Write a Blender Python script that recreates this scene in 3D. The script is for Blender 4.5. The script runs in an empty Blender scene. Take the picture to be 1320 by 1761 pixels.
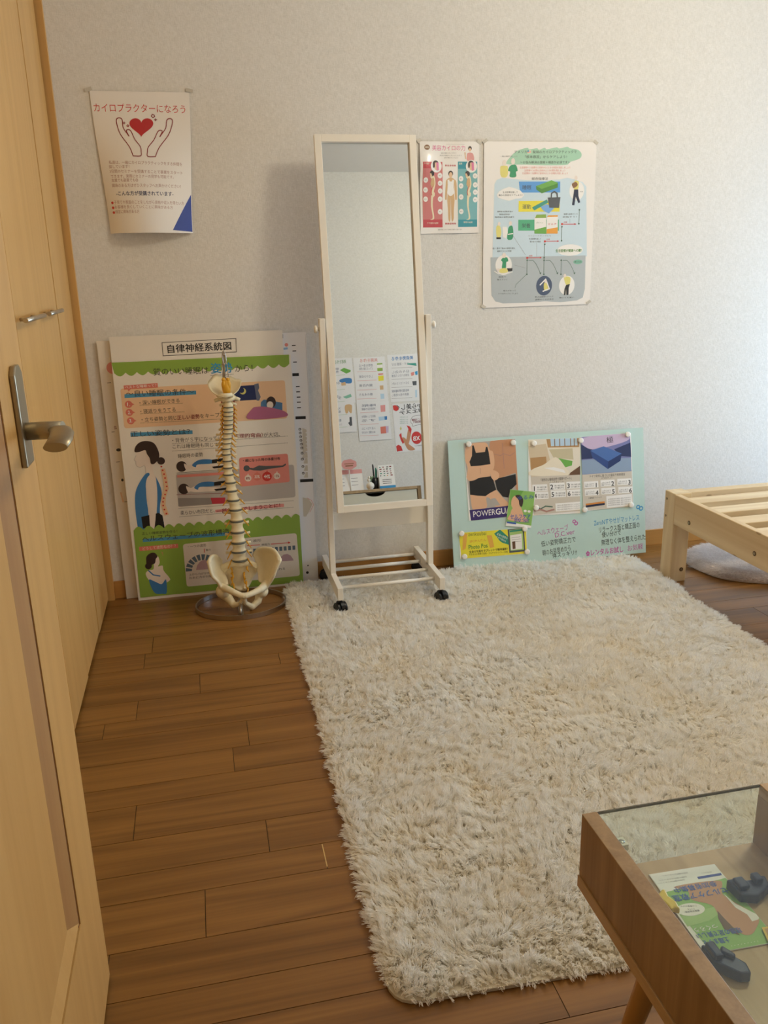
import bpy, bmesh, math, random
import numpy as np
from mathutils import Vector, Matrix
from mathutils.geometry import tessellate_polygon

random.seed(7)
S = bpy.context.scene
COL = S.collection
PI = math.pi

# ------------------------------------------------------------------ camera, light, exposure
cam_d = bpy.data.cameras.new('camera')
cam = bpy.data.objects.new('camera', cam_d)
COL.objects.link(cam)
cam_d.sensor_fit = 'VERTICAL'
cam_d.sensor_height = 36.0
cam_d.sensor_width = 27.0
cam_d.lens = 29.32
cam_d.clip_start = 0.02
R_ = Vector((0.97587143, -0.21695639, -0.02459411))
D_ = Vector((-0.08373975, -0.26785798, -0.95981236))
F_ = Vector((0.2016497, 0.93871296, -0.27956282))
cam.matrix_world = Matrix(((R_.x, -D_.x, -F_.x, 0.0), (R_.y, -D_.y, -F_.y, 0.0), (R_.z, -D_.z, -F_.z, 1.12), (0, 0, 0, 1)))
S.camera = cam

S.view_settings.view_transform = 'Standard'
S.view_settings.look = 'None'
S.view_settings.gamma = 1.0
S.view_settings.use_curve_mapping = False
S.view_settings.exposure = 0.0
S.cycles.use_denoising = True
S.cycles.max_bounces = 10
S.cycles.diffuse_bounces = 6
S.cycles.transparent_max_bounces = 12
S.cycles.sample_clamp_indirect = 6.0

W = bpy.data.worlds.new('world')
S.world = W
W.use_nodes = True
W.node_tree.nodes['Background'].inputs[0].default_value = (1.0, 0.86, 0.66, 1)
W.node_tree.nodes['Background'].inputs[1].default_value = 0.25

def area(name, loc, target, power, color, sx, sy=None, shape='RECTANGLE', spread=PI):
    d = bpy.data.lights.new(name, 'AREA')
    d.energy = power; d.color = color; d.shape = shape; d.size = sx; d.spread = spread
    if sy: d.size_y = sy
    o = bpy.data.objects.new(name, d); COL.objects.link(o)
    o.location = loc
    o.rotation_euler = (Vector(target) - Vector(loc)).to_track_quat('-Z', 'Y').to_euler()
    return o

def point(name, loc, power, color, radius):
    d = bpy.data.lights.new(name, 'POINT'); d.energy = power; d.color = color; d.shadow_soft_size = radius
    o = bpy.data.objects.new(name, d); COL.objects.link(o); o.location = loc; return o
# the ceiling lamp in the middle of the room and the daylight of the window on the right
point('ceiling_lamp_light', (1.69, 1.53, 2.24), 25.5, (1.0, 0.88, 0.66), 0.15)
area('ceiling_lamp_shade_light', (1.69, 1.53, 2.25), (1.69, 1.53, 0.0), 5.5, (1.0, 0.88, 0.66), 0.32, shape='DISK')
area('window_daylight', (3.30, 2.35, 0.65), (1.4, 2.35, 0.5), 50.0, (0.45, 0.70, 1.0), 1.0, 1.1)

# ------------------------------------------------------------------ materials
MATS = {}
def lin(h):
    h = h.lstrip('#')
    c = [int(h[i:i+2], 16) / 255 for i in (0, 2, 4)]
    return tuple(x / 12.92 if x <= 0.04045 else ((x + 0.055) / 1.055) ** 2.4 for x in c) + (1.0,)

class NT:
    def __init__(s, m):
        s.t = m.node_tree; s.n = s.t.nodes; s.b = s.n['Principled BSDF']
    def new(s, ty, **kw):
        n = s.n.new(ty)
        for k, v in kw.items():
            if k.startswith('i_'): n.inputs[k[2:].replace('_', ' ')].default_value = v
            else: setattr(n, k, v)
        return n
    def link(s, a, b): s.t.links.new(a, b)

def mat(name, hexc, rough=0.5, metal=0.0, spec=0.5, coat=0.0, coat_rough=0.1, noise=0.0, nscale=30.0, bump=0.0, bscale=200.0, stretch=(1, 1, 1)):
    if name in MATS: return MATS[name]
    m = bpy.data.materials.new(name); m.use_nodes = True; t = NT(m); b = t.b
    c = lin(hexc)
    b.inputs['Base Color'].default_value = c
    b.inputs['Roughness'].default_value = rough
    b.inputs['Metallic'].default_value = metal
    b.inputs['Specular IOR Level'].default_value = spec
    if coat:
        b.inputs['Coat Weight'].default_value = coat
        b.inputs['Coat Roughness'].default_value = coat_rough
    m.diffuse_color = c
    if noise or bump:
        tc = t.new('ShaderNodeTexCoord'); mp = t.new('ShaderNodeMapping'); mp.inputs['Scale'].default_value = stretch
        t.link(tc.outputs['Object'], mp.inputs[0])
    if noise:
        nz = t.new('ShaderNodeTexNoise', i_Scale=nscale, i_Detail=5.0)
        t.link(mp.outputs[0], nz.inputs['Vector'])
        mx = t.new('ShaderNodeMix', data_type='RGBA')
        d = tuple(x * (1 - noise) for x in c[:3]) + (1,); u = tuple(min(1, x * (1 + noise * .6)) for x in c[:3]) + (1,)
        mx.inputs[6].default_value = d; mx.inputs[7].default_value = u
        t.link(nz.outputs['Fac'], mx.inputs[0]); t.link(mx.outputs[2], b.inputs['Base Color'])
    if bump:
        nb = t.new('ShaderNodeTexNoise', i_Scale=bscale, i_Detail=3.0)
        t.link(mp.outputs[0], nb.inputs['Vector'])
        bp = t.new('ShaderNodeBump', i_Strength=bump, i_Distance=0.002)
        t.link(nb.outputs['Fac'], bp.inputs['Height']); t.link(bp.outputs[0], b.inputs['Normal'])
    MATS[name] = m
    return m

def wood(name, light, dark, axis='z', scale=1.0, rough=0.4, rings=0.55, fine=0.5, knots=False, attr=False, spec=0.5):
    """timber with grain running along one object axis"""
    if name in MATS: return MATS[name]
    m = bpy.data.materials.new(name); m.use_nodes = True; t = NT(m); b = t.b
    tc = t.new('ShaderNodeTexCoord'); src = tc.outputs['Object']
    if attr:
        at = t.new('ShaderNodeAttribute', attribute_name='plank')
        vm = t.new('ShaderNodeVectorMath', operation='MULTIPLY_ADD')
        vm.inputs[1].default_value = (37.0, 11.0, 5.0)
        t.link(at.outputs['Vector'], vm.inputs[0]); t.link(src, vm.inputs[2]); src = vm.outputs[0]
    k = {'x': 0, 'y': 1, 'z': 2}[axis]
    sc = [9.0 * scale] * 3; sc[k] = 0.55 * scale
    mp = t.new('ShaderNodeMapping'); mp.inputs['Scale'].default_value = sc; t.link(src, mp.inputs[0])
    n1 = t.new('ShaderNodeTexNoise', i_Scale=1.0, i_Detail=2.0, i_Distortion=0.4); t.link(mp.outputs[0], n1.inputs['Vector'])
    mm = t.new('ShaderNodeMath', operation='MULTIPLY'); mm.inputs[1].default_value = 9.0 + 6 * rings; t.link(n1.outputs['Fac'], mm.inputs[0])
    fr = t.new('ShaderNodeMath', operation='PINGPONG'); fr.inputs[1].default_value = 1.0; t.link(mm.outputs[0], fr.inputs[0])
    sf = [160.0 * scale] * 3; sf[k] = 3.0 * scale
    m2 = t.new('ShaderNodeMapping'); m2.inputs['Scale'].default_value = sf; t.link(src, m2.inputs[0])
    n2 = t.new('ShaderNodeTexNoise', i_Scale=1.0, i_Detail=3.0); t.link(m2.outputs[0], n2.inputs['Vector'])
    rp = t.new('ShaderNodeMapRange'); rp.inputs[1].default_value = 0.0; rp.inputs[2].default_value = 1.0; rp.inputs[3].default_value = 0.0; rp.inputs[4].default_value = rings
    t.link(fr.outputs[0], rp.inputs[0])
    ad = t.new('ShaderNodeMath', operation='MULTIPLY_ADD'); ad.inputs[1].default_value = fine; t.link(n2.outputs['Fac'], ad.inputs[0]); t.link(rp.outputs[0], ad.inputs[2])
    fac = ad.outputs[0]
    if attr:
        sub = t.new('ShaderNodeMath', operation='MULTIPLY_ADD'); sub.inputs[1].default_value = 0.3
        t.link(at.outputs['Fac'], sub.inputs[0]); t.link(fac, sub.inputs[2]); fac = sub.outputs[0]
    mx = t.new('ShaderNodeMix', data_type='RGBA'); mx.inputs[6].default_value = lin(light); mx.inputs[7].default_value = lin(dark)
    t.link(fac, mx.inputs[0]); col = mx.outputs[2]
    if knots:
        kc = [10.5] * 3; kc[k] = 6.0
        mk = t.new('ShaderNodeMapping'); mk.inputs['Scale'].default_value = kc; t.link(src, mk.inputs[0])
        vo = t.new('ShaderNodeTexVoronoi', i_Scale=1.0); t.link(mk.outputs[0], vo.inputs['Vector'])
        kr = t.new('ShaderNodeMapRange'); kr.inputs[1].default_value = 0.085; kr.inputs[2].default_value = 0.115; kr.inputs[3].default_value = 0.6; kr.inputs[4].default_value = 0.0
        t.link(vo.outputs['Distance'], kr.inputs[0])
        mk2 = t.new('ShaderNodeMix', data_type='RGBA'); mk2.inputs[7].default_value = lin('#7d5a34')
        t.link(kr.outputs[0], mk2.inputs[0]); t.link(col, mk2.inputs[6]); col = mk2.outputs[2]
    t.link(col, b.inputs['Base Color'])
    b.inputs['Roughness'].default_value = rough
    b.inputs['Specular IOR Level'].default_value = spec
    bp = t.new('ShaderNodeBump', i_Strength=0.12, i_Distance=0.001); t.link(n2.outputs['Fac'], bp.inputs['Height']); t.link(bp.outputs[0], b.inputs['Normal'])
    MATS[name] = m
    return m

def wallpaper():
    m = bpy.data.materials.new('woven_wallpaper'); m.use_nodes = True; t = NT(m); b = t.b
    b.inputs['Roughness'].default_value = 0.85; b.inputs['Specular IOR Level'].default_value = 0.2
    tc = t.new('ShaderNodeTexCoord'); hs = []
    for sc in ((420, 420, 70), (80, 80, 460)):
        mp = t.new('ShaderNodeMapping'); mp.inputs['Scale'].default_value = sc; t.link(tc.outputs['Object'], mp.inputs[0])
        n = t.new('ShaderNodeTexNoise', i_Scale=1.0, i_Detail=2.0); t.link(mp.outputs[0], n.inputs['Vector']); hs.append(n)
    a = t.new('ShaderNodeMath', operation='ADD'); t.link(hs[0].outputs['Fac'], a.inputs[0]); t.link(hs[1].outputs['Fac'], a.inputs[1])
    cl = t.new('ShaderNodeTexNoise', i_Scale=90.0, i_Detail=3.0); t.link(tc.outputs['Object'], cl.inputs['Vector'])
    a2 = t.new('ShaderNodeMath', operation='ADD'); t.link(a.outputs[0], a2.inputs[0]); t.link(cl.outputs['Fac'], a2.inputs[1])
    bp = t.new('ShaderNodeBump', i_Strength=0.32, i_Distance=0.0014); t.link(a2.outputs[0], bp.inputs['Height']); t.link(bp.outputs[0], b.inputs['Normal'])
    rp = t.new('ShaderNodeMapRange'); rp.inputs[1].default_value = 1.0; rp.inputs[2].default_value = 2.0; t.link(a2.outputs[0], rp.inputs[0])
    mx = t.new('ShaderNodeMix', data_type='RGBA'); mx.inputs[6].default_value = lin('#d9d6cf'); mx.inputs[7].default_value = lin('#ebe8e3')
    t.link(rp.outputs[0], mx.inputs[0]); t.link(mx.outputs[2], b.inputs['Base Color'])
    return m

WALL = wallpaper()
CEIL = mat('white_ceiling_paper', '#f0eeea', 0.9, noise=0.03, bump=0.2, bscale=300)
FLOOR = wood('brown_oak_floor', '#a8773a', '#654118', 'x', 1.0, 0.31, 0.34, 0.5, attr=True, spec=0.5)
GAP = mat('dark_floor_joint', '#2a1808', 0.7, noise=0.2)
MAPLE = wood('maple_veneer_door', '#dcaf6c', '#bd8845', 'z', 0.7, 0.38, 0.25, 0.35)
MAPLE_Y = wood('maple_veneer_trim', '#c99552', '#9c6629', 'x', 0.8, 0.4, 0.25, 0.35)
MOULD = wood('moulding_shadow_wood', '#b98b55', '#93643a', 'z', 0.8, 0.42, 0.25, 0.3)  # darker maple copy; the shade of the sloped bands is in its colour
SHADEWOOD = wood('shade_toned_wood', '#7a4a1e', '#57300e', 'z', 0.8, 0.5, 0.3, 0.3)  # dark tone carries the shade of grooves and gaps
JAMB = wood('jamb_wood', '#dcab66', '#bb8848', 'z', 0.8, 0.45, 0.2, 0.3)
PINE_Y = wood('pale_pine_rail', '#ead6b0', '#c9a878', 'y', 0.8, 0.5, 0.55, 0.3, knots=True)
PINE_X = wood('pale_pine_slat', '#ead6b0', '#c9a878', 'x', 0.8, 0.5, 0.55, 0.3, knots=True)
PINE_Z = wood('pale_pine_post', '#ead6b0', '#c9aa7a', 'z', 0.8, 0.5, 0.5, 0.3, knots=True)
OAK_Y = wood('table_oak_side', '#ad8c60', '#765731', 'z', 1.4, 0.45, 0.35, 0.55)
OAK_X = wood('table_oak_shelf', '#cbab80', '#a28258', 'y', 1.2, 0.45, 0.35, 0.5)
LEGW = wood('table_leg_wood', '#b98a48', '#8f6430', 'z', 1.2, 0.4, 0.3, 0.3)
WHITEP = mat('cream_white_lacquer', '#f3eee3', 0.35, noise=0.02)
DRAWER = mat('cream_drawer_front', '#e2dac4', 0.5, noise=0.02)
BLACKP = mat('black_caster_plastic', '#121213', 0.35, noise=0.1)
STEEL = mat('brushed_steel', '#b9b3aa', 0.28, 1.0, noise=0.06, nscale=60)
BRONZE = mat('satin_bronze_handle', '#a79a82', 0.38, 1.0, noise=0.06, nscale=80)
NICKEL = mat('satin_nickel_pull', '#c9bfae', 0.3, 1.0, noise=0.05)
BONE = mat('ivory_bone_plastic', '#efe3c0', 0.42, noise=0.06, nscale=60, bump=0.15, bscale=120)
DISC = mat('grey_disc_rubber', '#6d706a', 0.6, noise=0.08)
NERVE = mat('yellow_nerve_plastic', '#e2a92c', 0.4, noise=0.1)
ARTERY = mat('red_artery_plastic', '#a8482a', 0.4, noise=0.1)
FOAM = mat('white_foam_board', '#efe9df', 0.6, noise=0.02)
GREYWHITE = mat('white_poster_paper', '#eceaea', 0.55, noise=0.02)
GLASSW = mat('mint_glass_board', '#c3ded8', 0.12, noise=0.02, coat=0.5, coat_rough=0.05)
MAGNET = mat('white_magnet_plastic', '#f3efe6', 0.35, noise=0.02)
NAVYC = mat('navy_clip_plastic', '#283058', 0.35, noise=0.08)
YELC = mat('yellow_clip_plastic', '#eec73a', 0.35, noise=0.05)
TAPE = mat('clear_tape', '#cfc8ba', 0.25, noise=0.05)
SCREW = mat('brown_bolt_cap', '#6a4c2c', 0.4, 0.4, noise=0.2)
RUGM = mat('rug_backing', '#cfc5b0', 0.95, noise=0.2)

def mirror_mat():
    m = bpy.data.materials.new('silvered_mirror_glass'); m.use_nodes = True; b = m.node_tree.nodes['Principled BSDF']
    b.inputs['Base Color'].default_value = (0.72, 0.76, 0.77, 1); b.inputs['Metallic'].default_value = 1.0; b.inputs['Roughness'].default_value = 0.0
    return m
MIRROR = mirror_mat()
def thin_glass():
    m = bpy.data.materials.new('clear_table_glass'); m.use_nodes = True; nt = m.node_tree
    nt.nodes.remove(nt.nodes['Principled BSDF'])
    tr = nt.nodes.new('ShaderNodeBsdfTransparent'); tr.inputs[0].default_value = (0.93, 0.97, 0.94, 1)
    gl = nt.nodes.new('ShaderNodeBsdfGlossy'); gl.inputs['Roughness'].default_value = 0.02
    lw = nt.nodes.new('ShaderNodeLayerWeight'); lw.inputs[0].default_value = 0.5
    pw = nt.nodes.new('ShaderNodeMath'); pw.operation = 'POWER'; pw.inputs[1].default_value = 4.0; nt.links.new(lw.outputs['Facing'], pw.inputs[0])
    fr = nt.nodes.new('ShaderNodeMath'); fr.operation = 'MULTIPLY_ADD'; fr.inputs[1].default_value = 0.9; fr.inputs[2].default_value = 0.04; nt.links.new(pw.outputs[0], fr.inputs[0])
    mx = nt.nodes.new('ShaderNodeMixShader')
    nt.links.new(fr.outputs[0], mx.inputs[0]); nt.links.new(tr.outputs[0], mx.inputs[1]); nt.links.new(gl.outputs[0], mx.inputs[2])
    nt.links.new(mx.outputs[0], nt.nodes['Material Output'].inputs['Surface'])
    return m
GLASS = thin_glass()
GLASSEDGE = mat('dark_glass_edge', '#5c5644', 0.2, noise=0.05)
def hair_mat(name, a, b_):
    m = bpy.data.materials.new(name); m.use_nodes = True; t = NT(m)
    at = t.new('ShaderNodeAttribute', attribute_name='tone')
    mx = t.new('ShaderNodeMix', data_type='RGBA'); mx.inputs[6].default_value = lin(a); mx.inputs[7].default_value = lin(b_)
    t.link(at.outputs['Fac'], mx.inputs[0]); t.link(mx.outputs[2], t.b.inputs['Base Color'])
    t.b.inputs['Roughness'].default_value = 0.7; t.b.inputs['Specular IOR Level'].default_value = 0.2
    tr = t.new('ShaderNodeBsdfTranslucent'); t.link(mx.outputs[2], tr.inputs[0])
    ms = t.new('ShaderNodeMixShader'); ms.inputs[0].default_value = 0.5
    t.link(t.b.outputs[0], ms.inputs[1]); t.link(tr.outputs[0], ms.inputs[2]); t.link(ms.outputs[0], t.n['Material Output'].inputs['Surface'])
    return m
PILE = hair_mat('ivory_shag_pile', '#fbf5e8', '#fffefb')
PILE2 = hair_mat('grey_pink_pile', '#d9d0cd', '#fdf8f5')

# ------------------------------------------------------------------ mesh helpers
class MB:
    """collects shapes, then links them as ONE mesh object"""
    def __init__(s): s.v = []; s.f = []; s.m = []; s.sm = []
    def add(s, vs, fs, m=0, smooth=False):
        o = len(s.v); s.v += [tuple(p) for p in vs]
        for f in fs: s.f.append(tuple(i + o for i in f)); s.m.append(m); s.sm.append(smooth)
        return s
    def box(s, a, b, m=0):
        x0, y0, z0 = a; x1, y1, z1 = b
        return s.add([(x0, y0, z0), (x1, y0, z0), (x1, y1, z0), (x0, y1, z0), (x0, y0, z1), (x1, y0, z1), (x1, y1, z1), (x0, y1, z1)],
                     [(0, 3, 2, 1), (4, 5, 6, 7), (0, 1, 5, 4), (1, 2, 6, 5), (2, 3, 7, 6), (3, 0, 4, 7)], m)
    def obox(s, o, ex, ey, ez, m=0):
        o, ex, ey, ez = map(Vector, (o, ex, ey, ez))
        v = [o, o + ex, o + ex + ey, o + ey]; v = v + [p + ez for p in v]
        return s.add(v, [(0, 3, 2, 1), (4, 5, 6, 7), (0, 1, 5, 4), (1, 2, 6, 5), (2, 3, 7, 6), (3, 0, 4, 7)], m)
    def tube(s, pts, r, n=10, m=0, caps=True, flat=1.0, smooth=True, up=None):
        pts = [Vector(p) for p in pts]; N = len(pts)
        rs = r if isinstance(r, (list, tuple)) else [r] * N
        rings = []; prev = None
        for i, p in enumerate(pts):
            d = (pts[min(i + 1, N - 1)] - pts[max(i - 1, 0)]).normalized()
            if prev is None:
                a = Vector(up) if up else (Vector((0, 0, 1)) if abs(d.z) < .9 else Vector((1, 0, 0)))
                u = (a - d * a.dot(d)).normalized()
            else: u = (prev - d * prev.dot(d)).normalized()
            prev = u; w = d.cross(u)
            rings.append([p + (u * math.cos(2 * PI * k / n) * flat + w * math.sin(2 * PI * k / n)) * rs[i] for k in range(n)])
        vs = [q for rg in rings for q in rg]; fs = []
        for i in range(N - 1):
            for k in range(n):
                fs.append((i * n + k, i * n + (k + 1) % n, (i + 1) * n + (k + 1) % n, (i + 1) * n + k))
        s.add(vs, fs, m, smooth)
        if caps:
            s.add(rings[0], [tuple(range(n - 1, -1, -1))], m); s.add(rings[-1], [tuple(range(n))], m)
        return s
    def lathe(s, prof, c=(0, 0, 0), n=24, m=0, sx=1, sy=1, smooth=True, axis='z'):
        vs = []; fs = []; N = len(prof)
        for r, z in prof:
            for k in range(n):
                a = 2 * PI * k / n; x, y = r * math.cos(a) * sx, r * math.sin(a) * sy
                if axis == 'z': vs.append((c[0] + x, c[1] + y, c[2] + z))
                elif axis == 'x': vs.append((c[0] + z, c[1] + x, c[2] + y))
                else: vs.append((c[0] + x, c[1] + z, c[2] + y))
        for i in range(N - 1):
            for k in range(n):
                q = (i * n + k, i * n + (k + 1) % n, (i + 1) * n + (k + 1) % n, (i + 1) * n + k)
                fs.append(q if axis != 'y' else q[::-1])
        s.add(vs, fs, m, smooth)
        if prof[0][0] > 1e-6: s.add(vs[:n], [tuple(range(n))[::-1]], m)
        if prof[-1][0] > 1e-6: s.add(vs[-n:], [tuple(range(n))], m)
        return s
    def ball(s, c, r, m=0, n=14, sc=(1, 1, 1)):
        prof = [(max(1e-7, math.sin(PI * i / n)) , -math.cos(PI * i / n)) for i in range(n + 1)]
        vs = []; fs = []
        for pr, pz in prof:
            for k in range(n):
                a = 2 * PI * k / n; vs.append((c[0] + r * pr * math.cos(a) * sc[0], c[1] + r * pr * math.sin(a) * sc[1], c[2] + r * pz * sc[2]))
        for i in range(n):
            for k in range(n): fs.append((i * n + k, i * n + (k + 1) % n, (i + 1) * n + (k + 1) % n, (i + 1) * n + k))
        return s.add(vs, fs, m, True)
    def prism(s, poly, ext, m=0):
        n = len(poly); ext = Vector(ext); a = [Vector(p) for p in poly]; b = [p + ext for p in a]
        s.add(a + b, [tuple(range(n))[::-1], tuple(range(n, 2 * n))] + [(i, (i + 1) % n, n + (i + 1) % n, n + i) for i in range(n)], m)
        return s
    def grid(s, rows, m=0, smooth=True):
        R = len(rows); C = len(rows[0]); vs = [p for r in rows for p in r]
        return s.add(vs, [(i * C + j, i * C + j + 1, (i + 1) * C + j + 1, (i + 1) * C + j) for i in range(R - 1) for j in range(C - 1)], m, smooth)
    def build(s, name, mats, parent=None, loc=None, bevel=0.0, weld=True, recalc=True):
        if not isinstance(mats, (list, tuple)): mats = [mats]
        if parent is not None: off = WLOC(parent)
        else: off = Vector(loc) if loc is not None else Vector((0, 0, 0))
        me = bpy.data.meshes.new(name)
        me.from_pydata([tuple(Vector(p) - off) for p in s.v], [], s.f)
        for q in mats: me.materials.append(q)
        me.polygons.foreach_set('material_index', s.m)
        me.polygons.foreach_set('use_smooth', s.sm)
        if weld or recalc:
            bm = bmesh.new(); bm.from_mesh(me)
            if weld: bmesh.ops.remove_doubles(bm, verts=bm.verts, dist=1e-6)
            if recalc: bmesh.ops.recalc_face_normals(bm, faces=bm.faces)
            bm.to_mesh(me); bm.free()
        me.update()
        o = bpy.data.objects.new(name, me); COL.objects.link(o)
        if parent is not None: o.parent = parent
        else: o.location = off
        if bevel:
            md = o.modifiers.new('edge', 'BEVEL'); md.width = bevel; md.segments = 2; md.limit_method = 'ANGLE'; md.angle_limit = 0.7
        return o

def WLOC(o):
    p = Vector((0, 0, 0))
    while o is not None: p = p + o.location; o = o.parent
    return p
def thing(name, loc, label=None, cat=None, group=None, kind=None):
    o = bpy.data.objects.new(name, None); COL.objects.link(o); o.location = loc; o.empty_display_size = .05
    return tag(o, label, cat, group, kind)
def tag(o, label=None, cat=None, group=None, kind=None):
    if label: o['label'] = label
    if cat: o['category'] = cat
    if group: o['group'] = group
    if kind: o['kind'] = kind
    return o
def copy_tree(o, parent=None):
    c = o.copy(); COL.objects.link(c)
    if parent is not None: c.parent = parent
    for ch in list(o.children): copy_tree(ch, c)
    return c

# ------------------------------------------------------------------ printed sheets
HEX = dict(green='#8fb24a', ink='#3a3633', blue='#2f93c8', peach='#efc9a2', coral='#df7d6c', white='#f6f3ee', stripe='#4e9ac4', wine='#8c2f33', navy='#1b2a5c', moon='#d9d27a',
 slate='#6a7086', bluegrey='#4c7ba8', hair='#3a2a26', skin='#efe2d6', mauve='#b56a8e', tank='#3f80bd', black='#1a1818', red='#d0352f', greyp='#bfb9b4', coral2='#e58f84', grey2='#98938f', red2='#c23a4a',
 charcoal='#55585c', pinkhl='#e79c98', cream='#f4ecd6', panel='#e4dcd2', bluegrey2='#5d7183', mauve2='#b99aa4', tank2='#8fb6d6', sand='#cfc6b6', red3='#bf1f22', red4='#8f2b2c', rust='#b08478', blue2='#1d3f9c',
 brown='#8f6440', pink='#e0659c', greyt='#8d8a8a', skin2='#e9c39c', rose='#e4a09a', crimson='#c8434c', crimson2='#d27a78', teal='#2f96a4', teal2='#79b6ba', pink2='#e27fa8', bone='#efe2bf', tan='#d8b282',
 paleblue='#cfe2ec', grey3='#b7bfc2', mint='#a9d4b8', yellow2='#e6dc7c', green2='#2f9a68', sky2='#5a9fe0', yellow='#ecdf3c', seagreen='#55b486', ink2='#44505c', leaf='#6fb04c', leaf2='#4f8f38', teal3='#3f9c8c', sky3='#7fb0e4',
 orange='#f0a63c', navy2='#252a44', green3='#4a6a58', seagreen2='#86bfa6', slate2='#4a5872', pinkm='#c45aa8', bluem='#3a94c8', pgrey='#b4aca4', skin3='#e4b48e', skin4='#c9926c', violet='#3a2a6c', cream2='#e9dfcc', beige='#d8c4a4',
 wood2='#b98f5c', sky4='#bcd6ea', wood3='#8f6a3c', sand2='#cbbf9c', brown2='#6a4a30', cream3='#f0e4cc', pgrey2='#d2c8b8', dusk='#7c7fb0', lilac='#cdb8d4', nightblue='#2a3560', steel='#8fa3bc', mblue='#4a6fae', mblue2='#2f4a86', mblue3='#223668',
 orange2='#d98a3c', leaf3='#8fbf62', leaf4='#6fa648', bluem2='#3a5fae', olive='#6a7a2c', seagreen3='#2f8f78', orange3='#e8b04c', leaf5='#a9cc7c')
def ink(c, gloss):
    n = ('laminated_' if gloss else 'printed_') + c
    if n in MATS: return MATS[n]
    return mat(n, HEX[c], 0.5, coat=0.75 if gloss else 0.0, coat_rough=0.14, noise=0.02, nscale=80)

TXT = {}
def glyphs(s, bold):
    k = (s, bold)
    if k in TXT: return TXT[k]
    cu = bpy.data.curves.new('text_source', 'FONT'); cu.body = s; cu.size = 1.0; cu.resolution_u = 2
    ob = bpy.data.objects.new('text_source', cu); COL.objects.link(ob)
    dg = bpy.context.evaluated_depsgraph_get(); dg.update()
    me = bpy.data.meshes.new_from_object(ob.evaluated_get(dg))
    vs = np.array([v.co[:2] for v in me.vertices]) if len(me.vertices) else np.zeros((0, 2))
    fs = [tuple(p.vertices) for p in me.polygons]
    if bold and len(vs):      # heavier strokes: the same glyphs nudged four ways
        n = len(vs); base = fs; out = []; w2 = []
        for q, (dx, dy) in enumerate(((-.016, -.012), (.016, -.012), (-.016, .012), (.016, .012))):
            w2.append(vs + np.array((dx, dy))); out += [tuple(i + q * n for i in f) for f in base]
        vs = np.concatenate(w2); fs = out
    bpy.data.objects.remove(ob); bpy.data.curves.remove(cu); bpy.data.meshes.remove(me)
    TXT[k] = (vs, fs)
    return TXT[k]

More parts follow.
